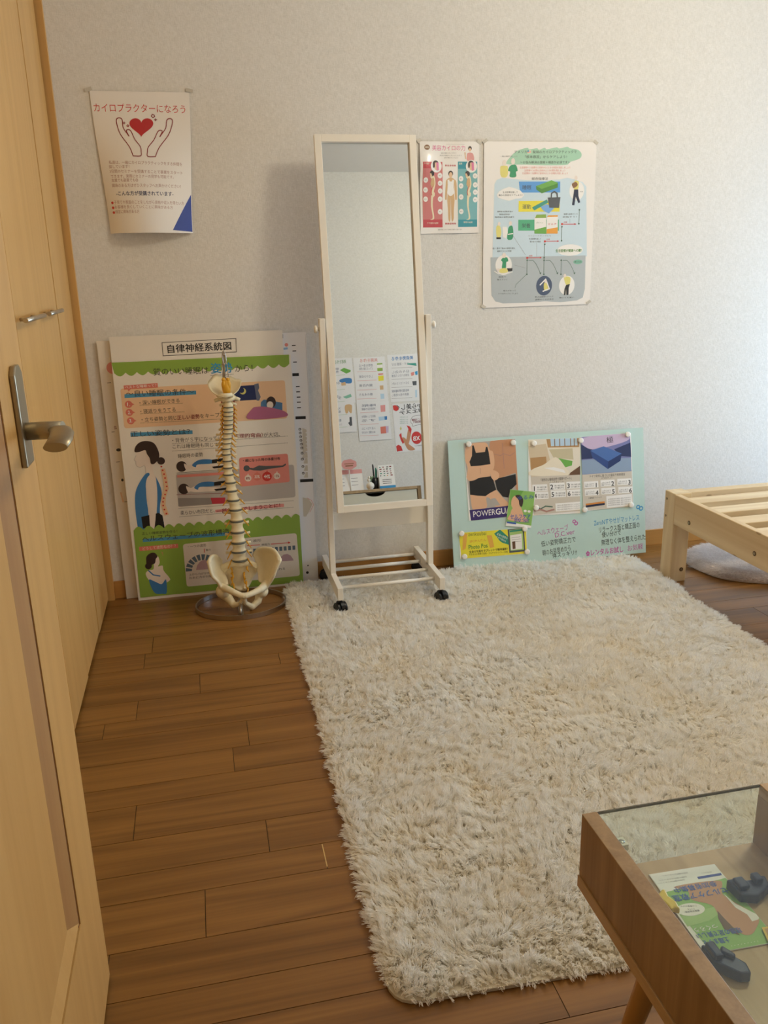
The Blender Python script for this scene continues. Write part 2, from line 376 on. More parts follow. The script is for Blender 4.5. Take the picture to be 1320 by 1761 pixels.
class Sheet:
    """flat printing in sheet millimetres: u to the right, v downwards, stacked in ink layers"""
    def __init__(s, gloss=False): s.v = []; s.f = []; s.m = []; s.mats = []; s.boxes = []; s.gloss = gloss
    def mi(s, col):
        q = ink(col, s.gloss)
        if q not in s.mats: s.mats.append(q)
        return s.mats.index(q)
    def put(s, col, vs, fs, lift=None):
        if not len(vs): return
        xs = [p[0] for p in vs]; ys = [p[1] for p in vs]; b = (min(xs), min(ys), max(xs), max(ys))
        lay = 1
        for q, l in s.boxes:
            if l >= lay and q[0] < b[2] and b[0] < q[2] and q[1] < b[3] and b[1] < q[3]: lay = l + 1
        s.boxes.append((b, lay)); o = len(s.v); m = s.mi(col)
        s.v += [(p[0], p[1], lay + (lift[i] if lift else 0.0)) for i, p in enumerate(vs)]
        for f in fs: s.f.append(tuple(i + o for i in f)); s.m.append(m)
    def poly(s, col, pts):
        tri = tessellate_polygon([[Vector((p[0], p[1], 0)) for p in pts]])
        s.put(col, pts, tri)
    def line(s, col, w, pts):
        vs = []; fs = []; up_ = []
        for a, b in zip(pts[:-1], pts[1:]):
            dx, dy = b[0] - a[0], b[1] - a[1]; L = math.hypot(dx, dy) or 1; nx, ny = -dy / L * w / 2, dx / L * w / 2; ex, ey = dx / L * w * .3, dy / L * w * .3
            k = len(vs); fs.append((k, k + 1, k + 2, k + 3)); up_ += [.12 * (len(fs) % 3)] * 4
            vs += [(a[0] + nx - ex, a[1] + ny - ey), (b[0] + nx + ex, b[1] + ny + ey), (b[0] - nx + ex, b[1] - ny + ey), (a[0] - nx - ex, a[1] - ny - ey)]
        s.put(col, vs, fs, up_)
    def run(s, ops):
        for o in ops:
            k, col = o[0], o[1]
            if k == 'p': s.poly(col, o[2])
            elif k == 'q':
                pt_ = [Vector(p) for p in o[2]]; n = len(pt_); out = []
                for i in range(n):
                    p0, p1, p2, p3 = pt_[i - 1], pt_[i], pt_[(i + 1) % n], pt_[(i + 2) % n]
                    for j in range(4):
                        t = j / 4; out.append(tuple(.5 * (2 * p1 + (p2 - p0) * t + (2 * p0 - 5 * p1 + 4 * p2 - p3) * t * t + (3 * p1 - p0 - 3 * p2 + p3) * t ** 3)))
                s.poly(col, out)
            elif k == 'l':
                q = o[3]
                if len(q) > 6:
                    c = [Vector(p) for p in q]; out = []
                    for i in range(len(c) - 1):
                        p0, p1, p2, p3 = c[max(i - 1, 0)], c[i], c[i + 1], c[min(i + 2, len(c) - 1)]
                        for j in range(3):
                            t = j / 3; out.append(tuple(.5 * (2 * p1 + (p2 - p0) * t + (2 * p0 - 5 * p1 + 4 * p2 - p3) * t * t + (3 * p1 - p0 - 3 * p2 + p3) * t ** 3)))
                    q = out + [tuple(c[-1])]
                s.line(col, o[2], q)
            elif k == 'c':
                _, _, u, v, r, r2 = o
                s.put(col, [(u + r * math.cos(2 * PI * i / 28), v + r2 * math.sin(2 * PI * i / 28)) for i in range(28)], [tuple(range(28))])
            elif k == 't':
                _, _, u0, v0, u1, v1, h, tx, bold = o
                vs, fs = glyphs(tx, bold)
                if not len(vs): continue
                lo, hi = vs.min(0), vs.max(0); wd = max(1e-4, hi[0] - lo[0]); hd = max(0.55, hi[1] - lo[1]); L = math.hypot(u1 - u0, v1 - v0); ca, sa = (u1 - u0) / L, (v1 - v0) / L
                cy = (hi[1] + lo[1]) / 2
                if len(tx) == 1 and wd < hd * .8:      # a narrow single character keeps its shape
                    f = min(1.0, wd / hd * h / L); u0 += (u1 - u0) * (1 - f) / 2; v0 += (v1 - v0) * (1 - f) / 2; L *= f
                q = [((x - lo[0]) / wd * L, -(y - cy) / hd * h) for x, y in vs]
                n4 = len(q) // 4 if bold else len(q)
                s.put(col, [(u0 + a * ca - b * sa, v0 + a * sa + b * ca) for a, b in q], fs, [.15 * (i // n4) for i in range(len(q))])
            elif k == 'd':
                _, _, w, u0, v0, u1, v1, n = o
                vs = []; fs = []
                for i in range(n):
                    t0, t1 = i / n, (i + .55) / n; a = (u0 + (u1 - u0) * t0, v0 + (v1 - v0) * t0); b = (u0 + (u1 - u0) * t1, v0 + (v1 - v0) * t1)
                    fs.append((4 * i, 4 * i + 1, 4 * i + 2, 4 * i + 3)); vs += [(a[0], a[1] - w / 2), (b[0], b[1] - w / 2), (b[0], b[1] + w / 2), (a[0], a[1] + w / 2)]
                s.put(col, vs, fs)
            elif k == 'r':
                P_, r = [Vector(p) for p in o[2]], o[3]; pts = []
                for i in range(4):
                    p = P_[i]; a = (P_[i - 1] - p).normalized() * r; b = (P_[(i + 1) % 4] - p).normalized() * r
                    for j in range(6):
                        t = j / 5; pts.append(tuple((p + a) * (1 - t) ** 2 + p * 2 * t * (1 - t) + (p + b) * t ** 2))
                s.poly(col, pts)
            elif k == 's':
                A, B, C, Dd = [Vector(p) for p in o[2]]; n, amp = o[3], o[4]; pts = [A, B]
                nrm = (C - B).normalized()
                for i in range(n):
                    for j in range(7):
                        t = (i + j / 6) / n; p = C + (Dd - C) * t; pts.append(p + nrm * amp * math.sin(PI * j / 6))
                s.poly(col, [tuple(p) for p in pts])
            elif k == 'a':
                _, _, u, v, r0, r1, n, fr = o; vs = []; fs = []
                for i in range(n):
                    a0 = PI + PI * i / n; a1 = a0 + PI / n * fr; b = len(vs)
                    vs += [(u + r0 * math.cos(a0), v + r0 * math.sin(a0)), (u + r1 * math.cos(a0), v + r1 * math.sin(a0)), (u + r1 * math.cos(a1), v + r1 * math.sin(a1)), (u + r0 * math.cos(a1), v + r0 * math.sin(a1))]
                    fs.append((b, b + 1, b + 2, b + 3))
                s.put(col, vs, fs)
        return s
    def cut(s, us, vs_):
        """split the printing along straight lines so it can follow a curled sheet"""
        bm = bmesh.new(); vv = [bm.verts.new(p) for p in s.v]
        for f, m in zip(s.f, s.m):
            try: fc = bm.faces.new([vv[i] for i in f]); fc.material_index = m
            except ValueError: pass
        for axis, vals in ((0, us), (1, vs_)):
            for c in vals:
                no = Vector((1, 0, 0)) if axis == 0 else Vector((0, 1, 0)); co = Vector((c, c, 0)) * 1.0
                bmesh.ops.bisect_plane(bm, geom=bm.verts[:] + bm.edges[:] + bm.faces[:], plane_co=co, plane_no=no, dist=1e-5)
        bm.verts.index_update()
        s.v = [tuple(v.co) for v in bm.verts]; s.f = [tuple(v.index for v in f.verts) for f in bm.faces]; s.m = [f.material_index for f in bm.faces]; bm.free()

def make_sheet(name, key, base_mat, fmap, thick=0.0008, parent=None, loc=None, gloss=False, grid=None, crop=True, step=0.00022, rect=None):
    """one printed sheet or board: body plus printing in a single mesh; fmap(u_mm, v_mm, height_m) -> world"""
    w, h, ops = P[key]
    u0, v0, u1, v1 = rect if rect else (0, 0, w * 1000, h * 1000)
    sh = Sheet(gloss).run(ops)
    if crop:
        bm = bmesh.new(); vv = [bm.verts.new(p) for p in sh.v]
        for f, m in zip(sh.f, sh.m):
            try: fc = bm.faces.new([vv[i] for i in f]); fc.material_index = m
            except ValueError: pass
        for co, no in (((u0 + .3, 0, 0), (-1, 0, 0)), ((u1 - .3, 0, 0), (1, 0, 0)), ((0, v0 + .3, 0), (0, -1, 0)), ((0, v1 - .3, 0), (0, 1, 0))):
            bmesh.ops.bisect_plane(bm, geom=bm.verts[:] + bm.edges[:] + bm.faces[:], plane_co=co, plane_no=no, clear_outer=True, dist=1e-5)
        bm.verts.index_update()
        sh.v = [tuple(v.co) for v in bm.verts]; sh.f = [tuple(v.index for v in f.verts) for f in bm.faces]; sh.m = [f.material_index for f in bm.faces]; bm.free()
    if grid: sh.cut([u0 + (u1 - u0) * i / grid[0] for i in range(1, grid[0])], [v0 + (v1 - v0) * i / grid[1] for i in range(1, grid[1])])
    M = MB()
    gx, gy = grid if grid else (1, 1)
    fr = [[fmap(u0 + (u1 - u0) * i / gx, v0 + (v1 - v0) * j / gy, 0.0) for i in range(gx + 1)] for j in range(gy + 1)]
    bk = [[fmap(u0 + (u1 - u0) * i / gx, v0 + (v1 - v0) * j / gy, -thick) for i in range(gx + 1)] for j in range(gy + 1)]
    C = gx + 1; N = C * (gy + 1)
    vs = [p for r in fr for p in r] + [p for r in bk for p in r]; fs = []
    for j in range(gy):
        for i in range(gx):
            a = j * C + i
            if grid: fs += [(a, a + C, a + C + 1), (a, a + C + 1, a + 1)]
            else: fs.append((a, a + C, a + C + 1, a + 1))
            fs.append((N + a, N + a + 1, N + a + C + 1, N + a + C))
    M.add(vs, fs, 0, bool(grid))
    F_r, B_r = fr, bk
    M.grid([B_r[0], F_r[0]], smooth=False); M.grid([F_r[-1], B_r[-1]], smooth=False)
    M.grid([[r[0] for r in F_r], [r[0] for r in B_r]], smooth=False); M.grid([[r[-1] for r in B_r], [r[-1] for r in F_r]], smooth=False)
    off = len(M.v)
    def on_sheet(u, v, hh):
        if not grid: return fmap(u, v, hh)
        gu, gv = (u - u0) / (u1 - u0) * gx, (v - v0) / (v1 - v0) * gy     # the printing lies on the very facets of the sheet
        i, j = min(max(int(gu), 0), gx - 1), min(max(int(gv), 0), gy - 1); a, b = gu - i, gv - j
        p00, p10, p01, p11 = fr[j][i], fr[j][i + 1], fr[j + 1][i], fr[j + 1][i + 1]
        p = p00 + (p01 - p00) * b + (p11 - p01) * a if b >= a else p00 + (p10 - p00) * a + (p11 - p10) * b
        return p + (fmap(u, v, .001) - fmap(u, v, 0.0)).normalized() * hh
    M.v += [tuple(on_sheet(p[0], p[1], p[2] * step)) for p in sh.v]
    for f, m in zip(sh.f, sh.m): M.f.append(tuple(i + off for i in f)); M.m.append(m + 1); M.sm.append(False)
    return M.build(name, [base_mat] + sh.mats, parent, loc, weld=False, recalc=False)

def flat_map(o, ex, ed, n):
    o, ex, ed, n = map(Vector, (o, ex, ed, n))
    return lambda u, v, hh: o + ex * (u * .001) + ed * (v * .001) + n * hh

RUGN = 520000
# ------------------------------------------------------------------ the room
YB = 2.962       # back wall
YF = 0.381       # wall with the door
ZC = 2.41
def struct(M, name, mats, loc=None, bevel=0.0):
    o = M.build(name, mats, None, loc, bevel); o['kind'] = 'structure'; return o
struct(MB().box((-.62, YB, -.05), (3.42, YB + .1, ZC)), 'wall_back', WALL)
struct(MB().box((-.72, YF - .12, -.05), (-.62, YB + .1, ZC)), 'wall_left', WALL)
struct(MB().box((-.62, YF - .12, -.0), (-.272, YF, ZC)).box((.46, YF - .12, 0), (3.42, YF, ZC)).box((-.272, YF - .12, 2.06), (.46, YF, ZC)), 'wall_front', WALL)
struct(MB().box((3.32, YF, 0), (3.42, 1.0, ZC)).box((3.32, 2.5, 0), (3.42, YB, ZC)).box((3.32, 1.0, 0), (3.42, 2.5, .80)).box((3.32, 1.0, 2.10), (3.42, 2.5, ZC)), 'wall_right', WALL)
struct(MB().box((-.72, YF - .12, ZC), (3.42, YB + .1, ZC + .08)), 'ceiling', CEIL)
w1 = thing('window_1', (3.37, 1.75, 1.45), kind='structure')
fm = MB()
for a, b in (((3.35, 1.0, .80), (3.40, 2.5, .85)), ((3.35, 1.0, 2.05), (3.40, 2.5, 2.10)), ((3.35, 1.0, .85), (3.40, 1.05, 2.05)), ((3.35, 2.45, .85), (3.40, 2.5, 2.05))): fm.box(a, b)
fm.build('window_frame', WHITEP, w1)
# floor boards running along the back wall, three widths repeating every 303 mm
FM = MB(); pid = []
FM.box((-.72, -1.3, -.03), (3.42, YB + .02, -.0016), 1); pid += [(0, 0, 0)] * 6
rows = []; y = YB + .002; seam = 1.668
k = 8; ys = []
for k in range(-12, 6):
    b = seam + k * .303
    ys += [b, b + .077, b + .182]
ys = sorted(q for q in ys if -1.3 < q < YB) + [YB]
JOINT = {2.571: -.216, 2.358: .163, 2.277: -.073, 1.850: .002, 1.547 + .121: -.215, 1.442: .163, 1.365: -.072, 1.244: -.235}
rng = random.Random(3)
for a, b in zip(ys[:-1], ys[1:]):
    jx = None
    for q, x in JOINT.items():
        if abs(q - b) < .03: jx = x
    L = .909 if (b - a) > .09 else 1.21
    st = (jx if jx is not None else rng.uniform(-.7, .3)) - 2 * L
    x = st
    while x < 3.42:
        x0, x1 = max(x, -.72), min(x + L, 3.42)
        if x1 > x0 + .01:
            g = .0007
            FM.box((x0 + g, a + g, -.012), (x1 - g, b - g, 0.0), 0); c = (rng.random(), rng.random(), rng.random()); pid += [c] * 6
        x += L
FM.box((.1617, 1.371, -.004), (.1637, 1.440, .0003), 2); pid += [(0, 0, 0)] * 6      # pale strip at an end joint
FL = FM.build('floor', [FLOOR, GAP, mat('pale_joint_strip', '#d8b878', .4, noise=.3, nscale=200)], None, (0, 0, 0), weld=False); FL['kind'] = 'structure'
at = FL.data.attributes.new('plank', 'FLOAT_VECTOR', 'FACE'); at.data.foreach_set('vector', [c for p in pid for c in p])
struct(MB().box((-.365, YB - .007, 0), (3.32, YB, .066)), 'baseboard_back', MAPLE_Y, bevel=.0015)
struct(MB().box((3.313, YF, 0), (3.32, YB - .007, .066)), 'baseboard_right', MAPLE_Y)
struct(MB().box((.46, YF, 0), (3.313, YF + .007, .066)), 'baseboard_front', MAPLE_Y)
struct(MB().box((-.62, 2.941, 0), (-.365, YB, ZC)).box((-.62, 2.9395, 0), (-.389, 2.941, ZC), 1), 'trim_1', [JAMB, SHADEWOOD])  # second box: dark strip painted as the shaded gap beside the jamb
struct(MB().box((-.272, YF - .13, 0), (-.266, YF + .01, 2.06)).box((.454, YF - .13, 0), (.46, YF + .01, 2.06)).box((-.266, YF - .13, 2.05), (.454, YF + .01, 2.06)), 'trim_2', JAMB)

# hinged door standing open on the left
XD = -.229
d1 = thing('door_1', (XD, .41, 0), kind='structure')
Y0, Y1, YA, YI = .412, 1.193, 1.043, .975
M = MB()
M.box((XD - .036, Y0, .008), (XD - .012, Y1, 2.03))                               # core
M.box((XD - .012, YA, .008), (XD, Y1, 2.03)).box((XD - .012, Y0, .008), (XD, YA, .243)).box((XD - .012, Y0, 1.93), (XD, YA, 2.03)).box((XD - .012, Y0, .243), (XD, .50, 1.93))
# moulding: narrow groove, sloped band, narrow groove around the raised panel
zb0, zb1, zt0, zt1 = .243, .292, 1.88, 1.93
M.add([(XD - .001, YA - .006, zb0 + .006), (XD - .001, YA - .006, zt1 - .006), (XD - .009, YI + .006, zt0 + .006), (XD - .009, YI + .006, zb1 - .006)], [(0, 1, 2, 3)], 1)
M.add([(XD - .001, .506, zb0 + .006), (XD - .001, YA - .006, zb0 + .006), (XD - .009, YI + .006, zb1 - .006), (XD - .009, .56, zb1 - .006)], [(0, 1, 2, 3)], 3)  # lower band gets the lighter maple, its lit slope put into the colour
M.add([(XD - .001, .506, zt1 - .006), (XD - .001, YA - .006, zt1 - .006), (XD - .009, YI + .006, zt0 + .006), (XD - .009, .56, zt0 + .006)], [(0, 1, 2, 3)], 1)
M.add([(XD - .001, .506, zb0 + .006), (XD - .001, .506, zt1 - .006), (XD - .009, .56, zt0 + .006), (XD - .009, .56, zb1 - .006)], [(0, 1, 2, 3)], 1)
M.box((XD - .0119, YA - .007, zb0), (XD - .0015, YA, zt1), 2).box((XD - .0119, YI - .001, zb1), (XD - .0085, YI + .007, zt0), 2)  # grooves coloured dark, their shade painted in
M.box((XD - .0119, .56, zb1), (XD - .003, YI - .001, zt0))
M.build('door_leaf', [MAPLE, MOULD, SHADEWOOD, MAPLE], d1)
h = MB()
yp0, yp1 = 1.103, 1.150
h.prism([(XD, yp0, .889), (XD, yp1, .889), (XD, yp1, 1.006), (XD, yp1 - .012, 1.016), (XD, yp0 + .012, 1.016), (XD, yp0, 1.006)], (.0075, 0, 0))
hp = h.build('handle_plate', BRONZE, d1, bevel=.002)
lv = MB()
lv.tube([(XD + .006, 1.127, .932), (XD + .030, 1.127, .932), (XD + .052, 1.122, .932)], .0115, 18)
lv.tube([(XD + .040, 1.131, .9335), (XD + .050, 1.113, .934), (XD + .056, 1.085, .934), (XD + .058, 1.055, .932), (XD + .056, 1.025, .928)], [.011, .0135, .0145, .0145, .014], 20, flat=.42, up=(0, 0, 1))
lv.build('lever', BRONZE, hp)

# folding closet doors along the left side
def closet(name, ya, yb, handles):
    d = thing(name, (-.386, yb, 0), kind='structure')
    yy = yb
    n = 2; w = (yb - ya) / n
    for i in range(n):
        a, b = yb - w * (i + 1) + .0015, yb - w * i - .0035
        M = MB(); M.box((-.416, a, .012 + .002 * i), (-.386 - .0015 * i, b, 2.37)); M.box((-.414, b + .0002, .02), (-.3885 - .0015 * i, b + .0022, 2.36), 1); M.build('folding_panel', [MAPLE, SHADEWOOD], d, bevel=.002)  # second box: dark strip painted as shade between the panels
    for ha, hb in handles:
        M = MB(); M.tube([(-.364, ha, 1.0305), (-.364, hb, 1.0305)], .0058, 12)
        for q in (ha + .055, hb - .055): M.tube([(-.386, q, 1.0305), (-.364, q, 1.0305)], .004, 8)
        M.build('handle', NICKEL, d)
closet('door_2', 2.322, 2.933, [(2.304 + .03, 2.561)])
closet('door_3', 1.712, 2.318, [(2.008, 2.257)])
closet('door_4', 1.10, 1.708, [])
closet('door_5', .49, 1.096, [])
struct(MB().box((-.62, YF, 2.375), (-.386, 2.9395, ZC)).box((-.62, YF, 0), (-.388, .487, 2.375)), 'trim_3', JAMB)

# the printing of every sheet and board, in millimetres of its own page
P = {}
P['A']=(0.594,0.845,[
('s','green',[(-0.3,-0.4),(588.4,-4.7),(587.6,31.6),(4.9,35.4)],16,11.5),
('t','ink',130.7,37.5,311.6,39.8,24.86,'質のいい睡眠は',0),
('t','blue',319.9,34.7,392.5,34.6,35.17,'姿勢',1),
('t','ink',401.3,38.7,460.7,39.1,22,'から！',0),
('d','ink',1.82,316.2,58.3,396.3,58,22),
('r','peach',[(18.9,87),(568.7,87.2),(569.9,220.8),(17.8,221.2)],9.4),
('p','coral',[(30.4,77.4),(140.6,74.8),(140.9,90),(52.2,90.6),(44.4,98.1),(41.7,90.7),(30.6,91.3)]),
('t','white',34.3,83.6,136.3,81.8,9.47,'ベストな睡眠って？',0),
('p','stripe',[(30.2,106.4),(265.1,107.1),(264.6,119.9),(29.4,119)]),
('t','ink',35.6,104.8,257.6,109.7,21.34,'〜良い睡眠の条件〜',0),
('c','coral',39.9,140.9,11.95,11.95),
('p','coral',[(48.7,135.3),(58.5,142),(47.5,146.2)]),
('t','white',35.2,140.6,44.5,141.2,11.94,'1.',1),
('c','coral',39.3,168.4,11.94,11.94),
('p','coral',[(48.1,162.8),(58,169.5),(47,173.7)]),
('t','white',34.7,168.1,44,168.7,11.95,'2.',1),
('c','coral',41,196.8,12.04,12.04),
('p','coral',[(49.8,191.1),(59.8,197.9),(48.7,202.2)]),
('t','white',36.3,196.5,45.7,197,12.04,'3.',1),
('t','ink',75.4,138.1,207.2,137,14.93,'・深い睡眠ができる',0),
('t','ink',75.3,166.9,191.3,167,15.05,'・寝返りをうてる',0),
('t','ink',76.6,195.3,192.8,195.6,14.93,'・立ち姿勢と同じ',0),
('t','wine',194,195.7,269.6,195.3,15.9,'正しい姿勢',1),
('t','ink',270.9,194.8,386.2,194.3,15.42,'をキープできる',0),
('d','ink',1.51,75.7,146,218.3,146.9,40),
('d','ink',1.49,74.5,175.4,221.6,176.9,40),
('d','ink',1.49,71.3,206.7,377.6,209.5,70),
('p','navy',[(370.5,99.8),(467.2,98.1),(469.3,149.5),(368.6,150)]),
('c','moon',422,117.5,11.09,11.09),
('c','navy',417.9,114.1,9.24,9.24),
('p','slate',[(462.4,96),(477.4,93.1),(478.9,108.7),(474.5,117.8),(481.8,140.1),(475.9,153),(467.2,152.5)]),
('p','bluegrey',[(481.8,158.4),(492.3,150.1),(555.4,165.1),(553.9,191.7),(479.3,177.8)]),
('c','hair',516.7,161,16.28,20.03),
('c','skin',512.3,170.2,11.36,12.63),
('q','mauve',[(467.1,173.9),(504.4,177.3),(561.2,195.3),(561.4,215.1),(433.1,214.8),(449.2,180.4)]),
('p','stripe',[(35.6,237.2),(241.3,242.5),(240.8,255.1),(35.3,250.9)]),
('t','ink',36.2,242.3,232.5,245.7,20.46,'正しい姿勢とは？',0),
('t','ink',170.6,273.2,352.9,275.2,15.3,'・背骨がＳ字になっている',0),
('t','wine',373,271.5,480.5,274.1,15.67,'（生理的弯曲）',1),
('t','ink',483.1,274.3,540,275.5,15.92,'が大切。',0),
('t','ink',169.8,294.6,346.2,297.8,15.43,'これは睡眠時も同じです。',0),
('d','ink',1.53,169.6,284.5,568.9,283.8,90),
('d','ink',1.54,167.2,310.3,567.5,308.4,90),
('q','skin',[(49.3,298.2),(44.7,319.9),(37.5,332.1),(42.9,336.9),(43.6,353.4),(56.8,358.9),(71,355.5),(70,388.6),(54.9,406.7),(42,473.6),(120.6,480.2),(113.8,424.3),(99.7,394.1),(96.6,352.3),(100.9,320.8),(89.7,301),(66.6,293.1)]),
('l','greyp',1.22,[(46.2,316.9),(37.5,332.1),(42.9,336.9),(43.6,353.4),(56.8,358.9),(71,355.5),(70,388.6),(54.9,406.7)]),
('q','hair',[(42.8,304),(48.4,284.3),(65.8,271.1),(89.8,269.6),(110.9,280.4),(121.9,309.6),(120.3,331.7),(104.1,349.6),(92.1,348.8),(89.8,329.5),(82.3,314.4),(77.8,300.2),(59.3,305.2)]),
('c','hair',126.6,341.7,13.07,13.07),
('q','tank',[(67.9,385.9),(84.3,384.6),(69.2,420.7),(65.2,472.3),(63.8,547.6),(33.7,614.6),(25.1,567.3),(25.1,485.2),(35.2,434.1)]),
('q','tank',[(100,391),(113.8,424.3),(117.6,460.3),(107.5,502),(105.2,544.7),(115.7,563.6),(90.8,566.6),(101.5,475.3),(104.1,423.5)]),
('p','black',[(40.9,535.4),(100.9,526),(112.9,536.8),(116,582.7),(42.3,577.2)]),
('q','skin',[(77.8,393.8),(100.6,389.6),(102.1,443.6),(82.3,575.9),(67.5,575.8),(70.5,489.3),(67,428.7)]),
('l','peach',14.88,[(130.3,374),(134.1,404.1),(135.2,440.2),(123.4,469.5),(119.4,499.5),(126.6,531.9)]),
('c','red',125.8,361.8,2.89,2.89),
('c','red',129,375.1,2.88,2.88),
('c','red',132.2,389,2.91,2.91),
('c','red',134.3,402.9,2.91,2.91),
('c','red',136.2,418.1,2.89,2.89),
('c','red',137,433.2,2.91,2.91),
('c','red',134,447.4,2.91,2.91),
('c','red',128.7,461.5,2.91,2.91),
('c','red',122.9,474.3,2.94,2.94),
('c','red',119.4,487.4,2.91,2.91),
('c','red',118.7,500.7,2.91,2.91),
('c','red',121.3,515.5,2.94,2.94),
('c','red',126.7,530.7,2.94,2.94),
('r','greyp',[(171.6,391.5),(583.6,388.6),(583,508.9),(169.7,511.2)],9.2),
('t','ink',185.4,329.4,269.4,329,15.04,'睡眠時の姿勢',0),
('c','hair',193.7,366.5,18.2,18.82),
('q','skin',[(202.5,356.9),(217.2,364.4),(236,359.4),(266.4,364.9),(327.9,373.3),(327.2,382.4),(240.3,381),(216,377.2),(206.8,377.8)]),
('q','tank',[(229.5,363.4),(255.6,347.3),(298.6,349.8),(297.5,363.3),(249.2,363.6),(241.1,372.7)]),
('p','black',[(298.6,349.8),(355,345.5),(353.8,361.6),(297.5,363.3)]),
('p','black',[(296.6,374.9),(353,371.3),(352.4,379.7),(302.3,381.8)]),
('c','hair',193.8,447,18.47,19.11),
('q','skin',[(202.7,437.2),(217.5,445),(236.5,439.9),(267.1,445.7),(329.1,454.6),(328.4,463.8),(240.9,461.9),(216.4,458),(207,458.5)]),
('q','tank',[(230,444),(256.2,427.8),(299.6,430.5),(298.5,444.2),(249.8,444.3),(241.6,453.5)]),
('p','black',[(299.6,430.5),(356.4,426.5),(355.2,442.8),(298.5,444.2)]),
('p','black',[(297.6,456),(354.4,452.7),(353.8,461.2),(303.3,463.1)]),
('d','ink',2.51,175.2,388.4,339.2,387.8,36),
('p','coral2',[(175.7,396.1),(338.5,396.9),(337.8,406.7),(174.9,405.1)]),
('d','wine',2.53,168.1,465.8,332.7,473.4,36),
('p','grey2',[(171,478.3),(281.6,486.3),(285.5,510.6),(169.9,508.7)]),
('p','red2',[(282.8,486.4),(333.9,489.4),(332.2,511.5),(286.7,509.5)]),
('r','coral2',[(392.3,349.5),(564,346.8),(565.9,450.9),(388.5,454.7)],8.8),
('t','ink',405.3,361.5,536.1,362.5,11.37,'・横になった時の体重分布',1),
('c','charcoal',415.9,389.7,10.91,10.91),
('p','charcoal',[(424.2,388.3),(438.6,390.7),(459.5,382.5),(484.8,386.3),(542.3,388.6),(554.3,382.2),(555.3,387.6),(544.6,394.1),(490.4,397.9),(464.6,401.9),(439.4,398.7),(425.7,394.4)]),
('c','skin',418.4,426,11.64,11.64),
('p','skin',[(416,416),(419.7,407.7),(422.3,416.5)]),
('t','wine',411,425.5,425.8,426.6,9.24,'8%',1),
('c','coral',450.5,422.6,14.23,14.23),
('p','coral',[(448.1,409.9),(451.9,401.6),(454.5,410.4)]),
('t','white',441.4,421.9,459.6,423.3,11.47,'33%',1),
('c','red',485.5,424.6,16.94,16.94),
('p','red',[(483.3,409.3),(487,401),(489.7,409.7)]),
('t','white',474.7,423.8,496.3,425.5,13.55,'44%',1),
('c','skin',520.8,425.4,11.73,11.73),
('p','skin',[(518.2,415.2),(521.9,406.9),(524.6,415.7)]),
('t','wine',513.3,424.8,528.3,426,9.38,'15%',1),
('t','ink',174.6,533.1,292.9,534.1,15.4,'柔らかい布団だと、',0),
('p','pinkhl',[(295.4,531.9),(539.5,529.7),(539.4,541.7),(294.7,541.7)]),
('t','wine',299.7,537.8,525.9,534.2,16.86,'一部が沈んでしまうことに！',1),
('d','ink',1.48,170.4,516.1,576.3,521.5,110),
('d','ink',1.48,169.9,546.8,574.9,546,110),
('s','green',[(7.5,833.7),(599.7,836.4),(597.3,584.7),(10,582.8)],17,13.4),
('t','ink',37,596.4,157.2,598.3,10.59,'正しい睡眠姿勢を作る！',0),
('p','stripe',[(37.2,616.2),(340.6,618.4),(339.7,631),(37.2,627.4)]),
('t','ink',36.1,616.1,339.1,614.5,21.15,'ヘルスウェーブの波形構造',0),
('p','coral',[(21.9,643.3),(155.8,645),(156.1,660.1),(21.9,659.5)]),
('t','cream',33.6,651.9,147.7,651.1,11.87,'どうして波形なの？？',0),
('t','coral',93.6,677.9,105.5,674.6,14.34,'?',0),
('q','skin',[(67.4,680.3),(83.1,685),(86.6,708.7),(79.5,722.5),(95.3,721),(97.5,740.3),(114.1,767.6),(114.8,779.2),(85.7,790.2),(46.7,773.2),(34.9,746.5),(46,733.7),(62.4,731.5),(65.5,711.6)]),
('q','hair',[(41.3,699.7),(44.4,681.1),(59.8,670.1),(74.1,671.5),(81.4,684.8),(74.8,693.6),(70.4,708.9),(59.5,714.2),(50.2,725.9),(42,715.5)]),
('c','hair',47,717.9,11.46,11.46),
('q','tank',[(43.5,769.6),(63.6,778.2),(85.7,790.2),(102.4,774),(100,824),(85.1,826.8),(57.2,819.2)]),
('l','tank',4.22,[(45.9,734.9),(60.3,752.3),(82.9,759.1)]),
('r','panel',[(172.4,647.9),(578.7,644.4),(582.8,810.7),(172,809.9)],10.8),
('t','ink',189.4,659.6,253.4,658.8,10.84,'・一つの波形',0),
('a','bluegrey2',233.3,751.9,38,60,10,0.72),
('p','mauve2',[(209.8,749.4),(215.4,732),(227.2,718.5),(240.7,712.9),(255.5,720.1),(267.3,735.4),(270.8,751.2)]),
('l','red',2.45,[(245.8,672.7),(244.7,686.5)]),
('t','ink',250.7,678.2,267.2,677.9,8.51,'重力',0),
('t','ink',183.7,764.7,288.8,765.4,9.12,'上から力がかかっても',0),
('t','ink',182.6,777.4,287.8,778.2,9.19,'左右に力が分散して',0),
('t','ink',344.8,658.1,449.8,659.2,11.03,'・連続する波形',0),
('l','red',2.49,[(397.4,675.9),(442.6,676.5)]),
('l','red',2.51,[(483.2,677.8),(549.2,678.4)]),
('p','red',[(546.4,673.6),(555.4,678.3),(546.5,682.6)]),
('t','ink',449.3,677.1,479,677.4,8.71,'伸縮力',0),
('p','bluegrey2',[(402.5,689.3),(412.7,689.6),(412.2,705.7),(402,705.3)]),
('p','bluegrey2',[(418.2,689.4),(428.4,689.8),(428,705.9),(417.7,705.5)]),
('p','bluegrey2',[(433.9,689.6),(444.2,690),(443.7,706.1),(433.4,705.7)]),
